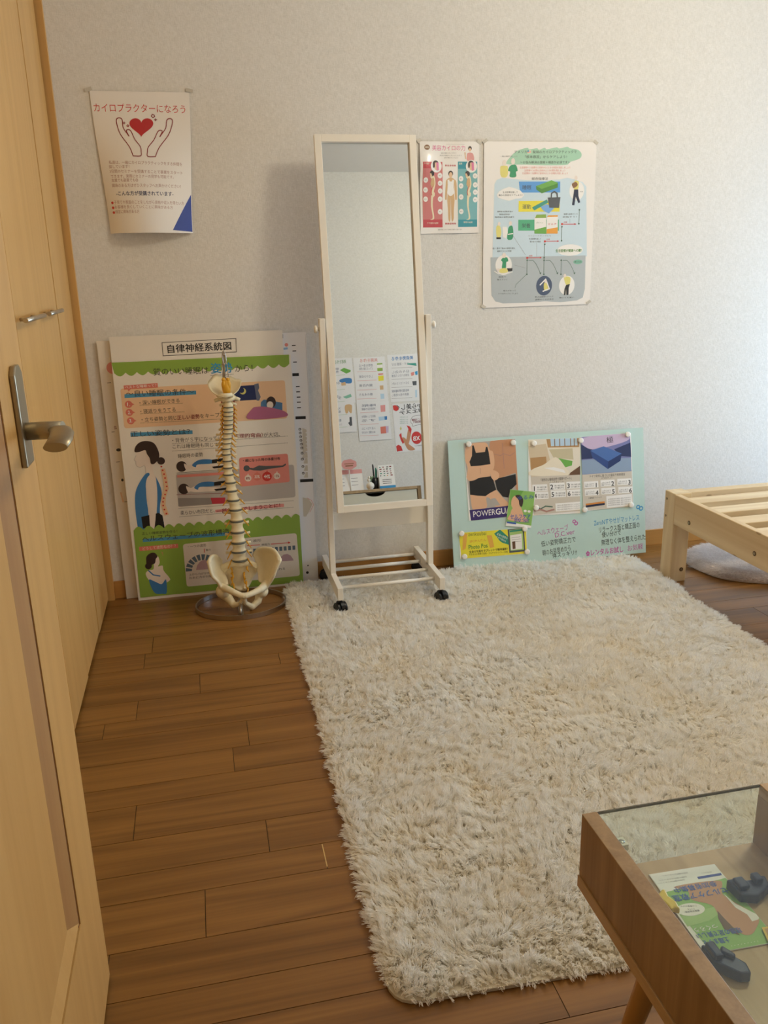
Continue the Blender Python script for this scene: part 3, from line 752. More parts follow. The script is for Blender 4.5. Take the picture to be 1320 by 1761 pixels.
('p','bluegrey2',[(449.6,689.8),(459.9,690.2),(459.5,706.3),(449.2,705.9)]),
('p','bluegrey2',[(465.4,690),(475.7,690.4),(475.3,706.5),(465,706.1)]),
('p','bluegrey2',[(481.2,690.2),(491.6,690.6),(491.2,706.7),(480.8,706.3)]),
('p','bluegrey2',[(497.1,690.4),(507.4,690.7),(507.1,706.9),(496.7,706.5)]),
('p','bluegrey2',[(513,690.6),(523.3,690.9),(523,707.1),(512.6,706.7)]),
('p','bluegrey2',[(528.9,690.8),(539.3,691.1),(539,707.3),(528.5,706.9)]),
('p','bluegrey2',[(544.8,690.9),(555.2,691.3),(555,707.5),(544.5,707.1)]),
('p','bluegrey2',[(560.8,691.1),(571.3,691.5),(571,707.7),(560.5,707.3)]),
('p','mauve2',[(510.8,747.3),(515.4,731.5),(527,722.2),(540.6,721),(552.5,728.7),(560.4,742.5),(561.9,749.2)]),
('t','ink',457.4,777.8,528.8,776.6,10.11,'力が生まれる',0),
])
P['C']=(0.571,0.9,[
('l','ink',1.76,[(167.5,25.2),(412.4,21.6)]),
('l','ink',1.83,[(412.4,21.6),(410.9,66.4)]),
('l','ink',1.83,[(410.9,66.4),(167.4,68.7)]),
('l','ink',1.79,[(167.4,68.7),(167.5,25.2)]),
('t','black',183.1,46.7,394.9,45.1,28.41,'自律神経系統図',1),
])
P['B']=(0.594,0.914,[
('c','pinkhl',42.2,89.7,19.95,19.95),
('l','ink',1.78,[(19.3,138.5),(31,137.9)]),
('l','ink',1.82,[(15.3,305.4),(24.3,304.7)]),
('l','ink',1.84,[(18.6,410.4),(29.4,409.9)]),
('t','wine',24.1,290.4,33,289.7,12.15,'血',0),
('t','ink',23.2,368.8,38.1,368.6,11.03,'●',0),
('l','peach',4.66,[(21.5,519.7),(26.3,553.4)]),
('t','ink',28,475.1,35.8,475.7,10.39,'●',0),
('l','ink',1.75,[(30.8,553.8),(40.3,554)]),
])
P['D']=(0.594,0.917,[
('l','greyp',0.76,[(591.5,8.2),(592.1,733.6),(593.8,886.5)]),
('t','ink',511.9,11,514,11.1,13.28,'|',0),
('p','tank2',[(512.7,50.5),(526.7,49.1),(527.8,56.2),(513.3,57.6)]),
('c','coral2',523.6,40.8,6.13,6.13),
('p','ink',[(542.6,42.1),(555.5,42.2),(555.3,45.7),(542.4,45.7)]),
('p','ink',[(543.6,61),(556.5,61.1),(556.4,64.6),(543.4,64.6)]),
('p','ink',[(543.6,99.4),(556.5,99.5),(556.4,103),(543.4,102.9)]),
('p','ink',[(548.8,185),(561.9,185.2),(561.7,188.8),(548.6,188.7)]),
('p','ink',[(548.8,203.3),(562,203.5),(561.8,207.2),(548.6,207)]),
('p','ink',[(549.4,222.2),(562.6,222.4),(562.4,226.1),(549.2,225.9)]),
('p','ink',[(549.5,240.1),(562.7,240.4),(562.5,244),(549.3,243.8)]),
('p','ink',[(549,259.7),(562.2,259.9),(562,263.6),(548.8,263.3)]),
('l','black',10.42,[(541.6,144.6),(558.3,144.9)]),
('l','black',10.62,[(544.3,297.1),(574.5,297.9)]),
('l','black',11.03,[(548.6,527.7),(589.9,528.8)]),
('p','sand',[(563.5,335.2),(577.6,341.5),(578.3,350.2),(563,356.7)]),
('c','ink',554.3,338.9,4.83,4.83),
('c','greyp',553.7,339.4,3.22,3.22),
('p','sand',[(563.6,348.7),(577.5,355),(578.1,363.7),(562.8,370.2)]),
('c','ink',554.9,352.4,4.83,4.83),
('c','greyp',554.3,352.9,3.25,3.25),
('p','sand',[(563.7,362.2),(577.3,368.5),(578,377.2),(562.6,383.7)]),
('c','ink',555.5,365.9,4.87,4.87),
('c','greyp',555,366.4,3.22,3.22),
('p','sand',[(563.8,375.7),(577.2,382),(577.8,390.7),(562.4,397.3)]),
('c','ink',556.1,379.5,4.87,4.87),
('c','greyp',555.6,380,3.22,3.22),
('p','sand',[(563.9,389.3),(577,395.6),(577.7,404.3),(562.3,410.9)]),
('c','ink',556.8,393.1,4.83,4.83),
('c','greyp',556.2,393.6,3.22,3.22),
('p','sand',[(564,402.9),(576.9,409.2),(577.5,418),(562.1,424.5)]),
('c','ink',557.4,406.7,4.87,4.87),
('c','greyp',556.8,407.3,3.24,3.24),
('p','sand',[(569.2,422.3),(576.7,422.8),(576.8,443.7),(561.7,442.6)]),
('c','ink',557.7,425.9,4.87,4.87),
('c','greyp',557.2,426.4,3.22,3.22),
('p','sand',[(568.9,444.2),(576.2,444.7),(576.2,465.6),(561.1,464.5)]),
('c','ink',557.9,447.8,4.87,4.87),
('c','greyp',557.4,448.3,3.25,3.25),
('p','sand',[(568.3,471.6),(575.3,472.2),(575.3,493.2),(560.2,492)]),
('c','ink',557.9,475.3,4.87,4.87),
('c','greyp',557.3,475.8,3.28,3.28),
('p','sand',[(567.9,496.5),(574.6,497),(574.6,518.1),(559.5,516.9)]),
('c','ink',557.9,500.2,4.92,4.92),
('c','greyp',557.4,500.7,3.25,3.25),
('p','sand',[(550.8,590.1),(571.7,597.4),(585.5,618.4),(572.1,645.7),(560.1,664),(550.3,663.1)]),
('l','coral',1.1,[(566.5,593.1),(582.4,604),(589.8,621.6),(574.7,648.7)]),
('c','black',553.5,882.3,5.19,5.19),
('c','ink',557.1,854.8,2.88,2.88),
])
P['L']=(0.297,0.42,[
('t','red',6.2,47,282.9,48.3,23.91,'カイロプラクターになろう',0),
('p','red3',[(145.1,90.2),(145.3,89.3),(146.5,86.7),(149.2,83.2),(153.5,79.8),(159.2,77.5),(165.7,76.9),(172.1,78.3),(177.5,81.6),(180.9,86.3),(181.8,91.9),(180,97.7),(175.7,103.4),(169.6,108.7),(162.6,113.8),(155.6,118.5),(149.6,123),(145.1,127),(142.5,130.3),(141.3,132.4),(141.1,133.2),(141,132.4),(140.2,130.3),(138.2,127.1),(134.5,123.1),(129.3,118.7),(123.3,114),(117.2,109),(112.1,103.8),(108.9,98.2),(108.2,92.4),(110.1,86.9),(114.4,82.1),(120.3,78.7),(127,77.2),(133.3,77.7),(138.6,80),(142.3,83.3),(144.3,86.7),(145,89.3)]),
('l','red4',2.71,[(109.8,188.6),(101.1,161.7),(77.7,125.9),(70.4,99),(70.1,81.8),(78.4,76.5),(87.3,81.7),(87.7,104.3),(97.8,121.8),(103,129.9),(97,115),(102,110.9),(110.6,114.9),(120.3,139.5),(135.2,160.3),(136.8,175.8),(134,188.6),(109.8,188.6)]),
('l','red4',2.75,[(181.5,190.1),(195.2,163),(225.6,126.6),(238.1,99.3),(241.6,81.7),(234,76.5),(223.9,81.9),(219.3,104.8),(205.8,122.6),(199.1,130.9),(207.8,115.8),(203.5,111.7),(194,115.8),(179.8,140.7),(161,161.7),(156.6,177.2),(157,190.1),(181.5,190.1)]),
('l','red4',2.52,[(177.2,70.4),(180.7,65.1),(186.5,67.6),(187.1,71.6),(181.4,74.8),(177.2,70.4)]),
('l','red4',2.29,[(99.3,100.2),(102.7,96.7),(106.3,98.8),(103.5,102.8),(99.3,100.2)]),
('l','red4',2.29,[(92.5,88.2),(91.8,94.9)]),
('l','red4',2.25,[(88.9,91.5),(95.7,91.4)]),
('l','red4',2.28,[(189.6,77.4),(189.1,84.3)]),
('l','red4',2.28,[(185.7,80.9),(193.6,80.8)]),
('t','rust',28.7,207.1,267.7,211.2,10.67,'私達は、一緒にカイロプラクティックをする仲間を',0),
('t','rust',27,220.1,94,220.3,10.25,'探しています！',0),
('t','rust',26.8,233.2,268.1,237.3,10.85,'3日間のセミナーを受講することで事業をスタート',0),
('t','rust',28.6,248.5,238.2,250.4,10.42,'できます。実際にセミナーの見学も可能です。',0),
('t','rust',28.9,260.7,118.3,261,10.59,'本業でも副業でも◎',0),
('t','rust',28.2,276,261.3,277.9,11.19,'興味のある方はぜひスタッフへお声かけください！',0),
('t','rust',27,326.4,269.9,328.8,11.39,'子育てや家庭のことをしながら資格や収入を得たい方',0),
('t','rust',27.2,340.5,230.4,342.3,10.75,'お客様を良くしていくことに興味がある方',0),
('t','rust',27.3,354.8,112.4,355.4,10.92,'経営に興味がある方',0),
('t','navy',38.9,300.2,234.7,301.3,14.32,'-こんな方が受講されています-',1),
('c','red',20.4,327.5,4.18,4.18),
('c','red',20.7,342.6,4.24,4.24),
('c','red',21.2,356.9,4.24,4.24),
('p','blue2',[(296.1,301.3),(296.4,415.9),(225.7,411.2)]),
])
P['S']=(0.212,0.297,[
('c','brown',25.5,18.8,9.91,8.36),
('t','cream',17.3,18.9,33.1,18.8,6.45,'美',0),
('t','pink',43.6,20.2,161,20.8,17.6,'美容カイロの力',0),
('l','greyp',0.66,[(93.9,8.6),(158.6,9.3)]),
('t','greyt',75,36.8,129.1,36.6,4.84,'身体の内側からキレイになろう',0),
('t','greyt',70.3,44.1,148,44.5,4.84,'身体の内側からキレイになろう',0),
('t','greyt',86.7,51.4,136.2,51.7,4.84,'身体の内側からキレイになろう',0),
('c','hair',178.3,21.8,6.75,7.2),
('c','skin2',178.3,26,4.5,5.4),
('q','rose',[(168.2,39.7),(174.1,35.4),(183.6,35.4),(190.8,40.6),(192.8,59.6),(168.3,59.7)]),
('l','skin2',3.6,[(163.5,54.4),(159.9,36.5)]),
('p','skin2',[(158,34.4),(162.2,34),(163.7,40.7),(159.4,41.1)]),
('p','crimson',[(8.9,65.1),(79.5,65),(79.9,277.2),(8.7,276.8)]),
('p','crimson2',[(8.6,86),(80.1,86.1),(79.8,251),(8.3,250.8)]),
('p','teal',[(135,63.9),(205.3,63.9),(206.3,276.8),(135.8,276.9)]),
('p','teal2',[(135.3,87.2),(205.4,86.8),(206.1,252.6),(135.8,252.3)]),
('t','cream',12.8,70.7,31.4,70.7,6.16,'やや猫背',0),
('t','cream',138.6,70.2,150.4,70.2,6.3,'理想',0),
('c','white',57.1,78.7,20.25,20.25),
('c','hair',55.3,71.3,10.8,11.25),
('c','skin2',56.7,78.7,7.48,12.32),
('q','hair',[(45.8,82.9),(45,70.3),(50.2,64),(52,74.5),(50.1,82.9)]),
('p','pink2',[(57.2,66.1),(65.7,67.1),(66.4,91.3),(58.4,93.4)]),
('c','white',184.3,78.7,20.25,20.25),
('c','hair',182.4,71.3,10.56,11),
('c','skin2',183.8,78.7,7.65,12.6),
('q','hair',[(172.9,82.9),(171.9,70.2),(177.1,63.9),(179,74.5),(177.2,82.9)]),
('p','pink2',[(184.2,66),(192.8,67),(193.9,91.4),(185.8,93.6)]),
('c','white',19.7,122.9,7.92,8.58),
('t','greyt',15.4,122.9,23.9,122.9,3.6,'疲れ',0),
('c','white',19.3,154.3,8.1,8.77),
('t','greyt',15.1,154.3,23.5,154.3,3.52,'疲れ',0),
('c','white',19,184.1,8.1,8.78),
('t','greyt',14.7,184.1,23.2,184.2,3.68,'疲れ',0),
('c','white',70.3,108.6,8.28,8.97),
('t','greyt',66.1,108.6,74.6,108.7,3.6,'疲れ',0),
('c','white',70.7,133.3,7.92,8.58),
('t','greyt',66.4,133.2,74.9,133.3,3.68,'疲れ',0),
('c','white',71,158.2,8.1,8.78),
('t','greyt',66.7,158.2,75.3,158.2,3.6,'疲れ',0),
('c','white',70.8,184.3,8.28,8.97),
('t','greyt',66.6,184.3,75.1,184.4,3.52,'疲れ',0),
('c','white',70.8,225.5,8.28,8.97),
('t','greyt',66.5,225.5,75.1,225.6,3.6,'疲れ',0),
('c','white',146.9,118.6,8.1,8.78),
('t','greyt',142.6,118.6,151.2,118.6,3.6,'疲れ',0),
('c','white',147,141.9,8.1,8.78),
('t','greyt',142.7,141.9,151.3,141.9,3.6,'疲れ',0),
('c','white',147,178,8.28,8.97),
('t','greyt',142.7,178,151.3,178,3.6,'疲れ',0),
('c','white',147.1,225.7,8.1,8.78),
('t','greyt',142.7,225.6,151.4,225.7,3.76,'疲れ',0),
('c','white',197.4,109.8,8.1,8.78),
('t','greyt',193.1,109.8,201.7,109.8,3.6,'疲れ',0),
('c','white',197.8,138.9,8.28,8.97),
('t','greyt',193.5,138.9,202.2,138.9,3.6,'疲れ',0),
('c','white',198,162.8,8.28,8.97),
('t','greyt',193.6,162.8,202.3,162.8,3.68,'疲れ',0),
('c','white',198.1,187,8.46,9.16),
('t','greyt',193.8,187,202.5,187.1,3.68,'疲れ',0),
('q','bone',[(34.6,111.3),(46.3,108.2),(52.1,116.6),(54.1,137.9),(48.3,159.1),(51.8,164.5),(51,174.1),(45.7,180.5),(44.3,210.6),(49.4,247.4),(34.4,251.1),(44,244.1),(37.9,206.2),(38.7,176.2),(40.7,163.3),(41.3,146.3),(36.7,135.7),(40.3,120.8)]),
('q','tan',[(40.6,118.7),(48.6,117.7),(50.3,135.7),(46,146.3),(37.1,136.7)]),
('c','hair',41.2,102.2,8.28,9.2),
('p','skin2',[(32.8,101.8),(38.9,101.8),(42.1,110.3),(35.7,112.8)]),
('l','red',2.03,[(44.1,144.2),(38.3,161.2),(41.1,171.9)]),
('q','bone',[(163.6,111.6),(175.6,108.5),(181.6,117),(183.9,138.4),(178.2,159.9),(181.8,165.3),(181.2,175),(175.9,181.4),(174.8,211.8),(180.5,249),(165.3,252.7),(174.9,245.6),(168.3,207.4),(168.6,177.1),(170.5,164.1),(170.9,146.9),(166.1,136.2),(169.7,121.2)]),
('q','tan',[(169.9,119.1),(178,118.1),(180,136.3),(175.8,147),(166.6,137.3)]),
('c','hair',170.3,102.5,8.1,9),
('p','skin2',[(161.7,102),(167.9,102),(171.3,110.6),(164.8,113.1)]),
('l','red',2.07,[(173.8,144.8),(168.1,162),(171,172.8)]),
('q','tan',[(95.8,121),(105.3,115.7),(113.6,115.7),(123.1,121.1),(130.3,131.8),(131.9,181.1),(128.6,186.5),(125.4,183.2),(123.1,138.2),(122.4,170.3),(123.8,187.5),(120.6,219.9),(119.4,251.5),(112.2,252.5),(109.9,181),(107.8,252.4),(101.3,252.4),(99.8,219.7),(96.8,187.3),(98.5,168),(98.6,138.1),(95.1,183),(92,186.2),(88.9,180.8),(91.5,131.6)]),
('c','hair',109.1,102.4,8.55,9.45),
('c','skin2',109.1,106.6,6.08,9),
('p','white',[(97.7,123.1),(103.4,121),(105.3,127.4),(113.8,127.5),(115.7,121.1),(121,123.2),(120,146.7),(123.3,164.9),(113.7,173.5),(109,174.5),(104.2,173.4),(95.7,164.8),(99,146.6)]),
('t','crimson',88.4,76.2,127.9,76.6,5.85,'黄金身体美',1),
('t','crimson',88.6,264.6,128.5,265.2,6.44,'健康姿勢美',1),
('t','cream',23.6,262.3,64.6,262.8,6.3,'やや猫背の姿勢',0),
('t','cream',155.6,261.1,189.6,261.6,5.98,'理想の姿勢',0),
('t','greyt',62.8,284.6,150.8,284.8,4.6,'姿勢を整えるだけで身体の内側から変わります',0),
])
P['G']=(0.419,0.557,[
('p','paleblue',[(39.2,137.8),(47.9,123.6),(67.5,117.3),(125,122.2),(161.2,125.5),(226.7,126.4),(285.3,122.7),(310.9,118),(337,122.9),(370.9,132.7),(385.8,147.3),(398.5,386.5),(35.1,383.2)]),
('p','grey3',[(27.8,382.3),(393.7,383.3),(396.1,501.3),(389,532.4),(366.2,542.1),(300.9,546.3),(239.7,540.9),(164.1,544.3),(76.1,543.2),(48.1,535.5),(33.1,514.6)]),
('q','mint',[(80.9,68.6),(101.9,43.6),(126.5,27.9),(158.5,20),(165.8,24.6),(194.5,21.4),(201.9,26.1),(223.3,19.7),(230.7,24.4),(266.8,18),(277.9,21.7),(306.9,16.2),(318.1,20.9),(347.6,25.6),(362.2,38.2),(356.3,54.1),(319.9,65.3),(305.5,74.8),(225.1,76.4),(152.7,74.2),(91.7,73.3)]),
('t','ink',110.6,33.6,157.1,32.8,8.58,'アメリカ',0),
('p','cream',[(158.7,28.4),(172.4,27.7),(172.6,37.1),(159,37.8)]),
('p','coral',[(158.8,30.3),(172.4,29.6),(172.5,31.5),(158.8,32.2)]),
('p','coral',[(158.9,34),(172.5,33.4),(172.6,35.2),(158.9,35.9)]),
('p','blue',[(158.7,28.4),(164.5,28.1),(164.6,32.8),(158.9,33.1)]),
('t','ink',178.6,33.4,343.5,32.2,10.05,'発祥のカイロプラクティックで',0),
('t','ink',150.3,49.1,307.4,48.8,10.05,'「根本原因」からケアしよう！',0),
('t','ink',132.7,66.7,320.6,66.5,9.38,'〜お悩み解決は施術＋相談が必須です〜',0),
('t','coral',132,83.7,321.3,83.8,6.7,'生活習慣やくせ姿勢など症状のもとになる原因を見直しましょう',0),
('t','coral',149.5,93.2,302.6,93.3,6.7,'生活習慣やくせ姿勢など症状のもとになる原因を見直しましょう',0),
('t','coral',141.8,102.6,312.2,102.9,6.8,'生活習慣やくせ姿勢など症状のもとになる原因を見直しましょう',0),
('t','ink',177.3,120.2,238.2,120.4,9.66,'総合指導法',0),
('t','greyt',59.3,47.7,121.6,47.3,4.62,'一緒に頑張りましょう',0),
('q','yellow2',[(59.8,82.7),(68.6,78),(81.1,78),(87.6,82.7),(86,112.6),(63.1,112.6)]),
('c','skin',74.5,68.6,7.37,9.38),
('q','green2',[(88.5,93.7),(97.1,77.4),(116.8,75.5),(124.4,93.8),(118,97.5),(118.3,114),(95.3,113.9),(96.5,97.5)]),
('c','skin',106.5,63.9,7.37,10.72),
('p','sky2',[(129.4,129.6),(284.8,130.1),(286.1,166.2),(142.2,165.7),(132.9,155.7)]),
('p','yellow',[(130.1,193.8),(284.9,193.8),(286.3,230.7),(130.2,229.4)]),
('p','seagreen',[(130,256.6),(284.7,257.6),(286,295.6),(130.5,293.2)]),
('t','ink2',143.6,148.7,176.3,148.6,15.65,'睡眠',0),
('t','ink2',144.4,212.7,176.1,213,15.64,'運動',0),
('t','ink2',143.6,276.4,176,276.8,15.41,'栄養',0),
('p','leaf',[(193.6,144.8),(251.6,125.8),(276.1,133.9),(275.9,150),(216.3,169),(195.4,156)]),
('p','leaf2',[(193.6,144.8),(215.8,154.5),(276.2,136.2),(275.9,150),(216.3,169),(195.4,156)]),
('p','teal3',[(181,215.6),(236,189.5),(241.9,199.9),(189.3,226.1)]),
('p','sky3',[(212.9,214.3),(236.5,204.8),(264.7,219.7),(244.9,236.4),(222.4,225.8)]),
('p','charcoal',[(239.5,183.1),(287.5,182.4),(283.2,218.2),(246.1,216.9)]),
('l','charcoal',4.83,[(252.4,183.2),(253,169.3),(263.5,163.5),(274,169.4),(275.7,183.3)]),
('p','white',[(190.8,252.2),(197.8,240.2),(234.7,239.6),(238.2,305.4),(192.2,304.1)]),
('p','green',[(193,251.5),(197.8,240.2),(234.7,239.6),(235.8,251.4)]),
('p','leaf',[(191.8,290.9),(236.7,281.6),(238.2,305.4),(192.2,304.1)]),
('p','white',[(237.2,248.8),(280.5,245.4),(281.5,305.4),(238.2,304.8)]),
('p','orange',[(238.6,248.2),(243.3,243),(279.3,242.7),(279.8,248)]),
('p','orange',[(238.5,289.9),(280.8,283.9),(281.2,305.4),(238.2,304.8)]),
('t','red',241.7,273.5,275.9,272.3,6.3,'マルチ',0),
('t','leaf2',198.6,267.3,223.7,267.6,6.3,'グリーン',0),
('p','white',[(48.6,172.8),(55.6,161.7),(71.6,153.8),(93.1,146.9),(118.4,152.4),(136.6,160.5),(150.7,174.1),(140.8,184.6),(119.1,186.7),(93.9,192.9),(68.6,187.3),(52.3,181.7)]),
('t','ink',70,164.9,125.9,164.6,6.12,'生活習慣を直して',0),
('t','ink',54.7,174.1,143.5,174,6.12,'痛みの原因をケアしよう！',0),
('c','white',349.8,161.1,28.3,32.44),
('c','skin',345,118.1,5.52,7.59),
('q','yellow2',[(339.1,128.7),(354,129.4),(356.3,139.1),(353.3,156.9),(338.4,155.8)]),
('q','brown',[(330.2,137.4),(344.8,131.9),(352,142.3),(338.2,152),(332.5,147.1)]),
('p','navy2',[(339.2,156.8),(354.8,156.9),(356.5,178),(364.2,200.3),(357.2,202.5),(346.2,181.2),(342.2,209.9),(333.2,208.9)]),
('t','greyt',362.3,164.4,373.1,164.2,3.5,'健康',0),
('l','green3',1.78,[(362.3,225.5),(362.2,272.8)]),
('c','green3',362.3,225.5,2.84,2.84),
('c','green3',362.2,272.8,2.8,2.8),
('l','red',2.13,[(298.3,273.2),(347.1,273.9)]),
('c','red',297.6,273.2,3.85,3.85),
('p','red',[(345.1,270.9),(353.2,274),(345.4,276.9)]),
('t','red',303.7,267,316.8,266.9,4.9,'効果',0),
('t','ink',302.6,239.4,355.4,239.6,5.68,'健康な身体づくり',0),
('t','ink',300.4,248.9,352.8,249.2,5.6,'目指そう！',0),
('l','greyt',0.71,[(326.4,254.8),(327,269.7)]),
('t','ink',50.5,228.2,109.1,228.8,5.44,'施術後は姿勢改善や',0),
('t','ink',58.5,237.6,98.4,238.1,5.6,'施術後は姿勢改善や',0),
('t','ink',42.4,246.5,114.9,247.4,5.44,'施術後は姿勢改善や',0),
('q','yellow2',[(48.3,279),(60.9,275.9),(66.7,295.6),(63.3,313.5),(50.6,313.3)]),
('p','black',[(48.8,314.2),(65.5,314.5),(65.6,321.1),(48.9,320.8)]),
('c','skin',58.3,269.4,5.1,6.8),
('q','green2',[(91.4,295.9),(95.5,279.7),(108.2,277.2),(112.4,302.8),(108,321.8),(90.4,321.5)]),
('c','skin',100.7,268.3,5.6,7.7),
('p','white',[(70.8,279.3),(88.2,279.6),(91.5,299.2),(85.2,318.8),(73.5,315.3)]),
('l','white',3.5,[(92.3,305.1),(110.5,302.8)]),
('l','green3',1.75,[(297.2,282.5),(297.5,330.3)]),
('c','green3',297.2,282.5,2.8,2.8),
('c','green3',297.5,330.3,2.84,2.84),
('l','red',2.16,[(233.8,331.2),(281.7,331.4)]),
('c','red',233.1,331.6,3.85,3.85),
('p','red',[(280.9,328.4),(288.5,331.5),(281.1,334.4)]),
('t','red',238.9,324.7,252.3,324.6,4.9,'効果',0),
('l','green3',1.78,[(233,341.2),(231.9,388)]),
('c','green3',233,341.2,2.84,2.84),
('c','green3',231.9,388,2.84,2.84),
('l','red',2.13,[(167.7,386.6),(216.1,387)]),
('c','red',166.6,387,3.85,3.85),
('p','red',[(215.3,384),(222.9,387.2),(215.5,390)]),
('t','red',173.1,380.1,186.8,380,4.9,'効果',0),
('l','green3',1.75,[(166.8,395),(166.9,443.8)]),
('c','green3',166.8,395,2.8,2.8),
('c','green3',166.9,443.8,2.84,2.84),
('l','green3',1.42,[(172.4,395.1),(188.4,395.1),(200.6,407.5),(211.7,426.3),(218.9,441.7)]),
('p','green3',[(215.1,440.3),(222.5,438.4),(219.7,445.8)]),
('l','green3',1.8,[(232.1,396.4),(232.5,445.4)]),
('c','green3',232.1,396.4,2.88,2.88),
('c','green3',232.5,445.4,2.88,2.88),
('l','green3',1.4,[(237.8,396.6),(253.9,396.6),(266.4,409),(277.6,427.9),(285,443.4)]),
('p','green3',[(281.1,441.9),(288.7,440.1),(285.9,447.5)]),
('l','green3',1.8,[(298.5,397.9),(299.2,447.1)]),
('c','green3',298.5,397.9,2.88,2.88),
('c','green3',299.2,447.1,2.88,2.88),
('l','green3',1.44,[(304.1,398),(320.4,398),(333.1,410.5),(344.6,429.5),(352.1,445)]),
('p','green3',[(348.2,443.6),(355.8,441.7),(353,449.2)]),
('t','ink',171.6,321.9,218.7,322.3,5.6,'生活習慣を直して',0),
('t','ink',175.5,331.5,216.4,331.9,5.68,'痛み戻りも軽減',0),
('t','greyt',167.6,311.3,256.7,312.4,4.9,'ストレートネックにも',0),
('t','ink',34.7,351.8,120.7,352.7,5.95,'週1・集中で痛みの原因を整え',0),
('t','ink',52.3,361.7,106.2,362.1,5.95,'施術でからだ改善',0),
('c','white',331.9,363.2,49.74,19.9),
('t','leaf2',276.1,364.8,377.6,364.7,10.66,'生活習慣が健康への鍵！',1),
('c','seagreen2',364.1,405.1,18.27,8.04),
('t','ink',350.8,404.8,377.9,405.1,6.48,'楽になる',0),
('c','white',77.6,409.7,31.25,34.8),
('q','green2',[(67.4,392.8),(75.4,384),(90.1,384.3),(94.7,396.8),(87.4,399.9),(85.5,421.6),(71.5,420.6),(72.7,399.6)]),
('c','skin',78.9,376.5,7,9.1),
('q','yellow2',[(62,424.4),(83.3,419.9),(93.8,428.5),(89.1,435.8),(65.2,436.2)]),
('p','black',[(90,421),(111,421.5),(110.1,430.6),(95.3,432.6)]),
('l','white',3.2,[(43,430.6),(57.9,439.4),(87.3,440.1),(111.3,434)]),
('c','skin',56.9,425.9,5.68,5.68),
('t','ink',58.8,450.5,87.5,450.9,5.18,'施術で',0),
('t','ink',53.7,459.4,92.1,460.4,5.33,'整えていく',0),
('l','greyt',0.69,[(110.7,309.3),(160,376.5)]),
('l','greyt',0.7,[(201.6,335.7),(202.9,382.4)]),
('l','greyt',0.7,[(118.2,410.7),(161.1,421.7)]),
('l','green3',1.08,[(166.1,443.8),(125.9,478.3),(121.7,490)]),
('t','ink',77.2,498.9,125.6,500,5.33,'痛みがあって',0),
('t','ink',58.9,508.6,133.3,510.1,5.33,'いつもぎっくりしてしまう',0),
('c','slate2',234.9,485.7,31.04,34.69),
('q','yellow2',[(234,479.6),(242.1,472.9),(249.4,490.3),(251.7,500.6),(236.6,502.9)]),
('l','white',4.32,[(218.9,482.6),(240.2,462.7),(255.4,497.3),(231,505.2)]),
('c','skin',240.5,471.2,5.04,5.04),
('c','white',324,487.2,30.61,34.21),
('q','yellow2',[(311,457.7),(320.4,455.2),(336.6,460.1),(334.9,482.3),(320.8,484.7)]),
('p','black',[(320.8,485.4),(336,482.4),(331.6,496),(331.4,520.9),(323,521.7),(321.4,499.2),(319.9,521.6),(313,521.4),(315.2,499)]),
('c','skin',314.6,452.6,5.48,6.57),
('t','ink',200.5,524.9,271.5,524.6,5.76,'寒い生活習慣やストレス',0),
('t','ink',201.5,534.2,273.7,534.4,5.76,'姿勢のくせがある',0),
('t','ink',296.5,530.2,354.1,530.6,5.11,'動いても痛い',0),
])
P['GB']=(0.79,0.49,[
('t','pinkm',333.8,374.4,461,360.4,22.84,'ヘルスウェーブ',0),
('t','pinkm',405.1,388.5,486,379.6,18.66,'D.C.ver',0),
('t','pinkm',478.4,355.2,501.1,334.8,27.06,'8',0),
('t','black',347.3,417.6,489.3,410.3,22.83,'低い姿勢矯正力で',0),
('t','black',351.5,453.5,467.5,442.8,23,'朝のお目覚めから',0),
('t','black',392.2,467.8,492.6,462.3,20.29,'体スッキリ!!',0),
('t','bluem',567.3,353.5,757.7,346.7,24.53,'ZeroNすやせがマットレス',0),
('t','bluem',752.4,325,768.7,293,31.55,'8',0),
('t','black',587.5,383,758.5,376.2,23.17,'リラークス面と矯正面の',0),
('t','black',598.9,403.9,678.5,400.1,21.81,'使い分けで',0),
('t','black',596,434.3,782.5,426.5,24.53,'無理なく体を整えられた',0),
('t','pinkm',530.7,471.1,686.9,467.8,25.71,'✿レンタルお試し',1),
('t','pinkm',705.4,466.7,771.1,463.2,23.52,'お気軽',0),
])
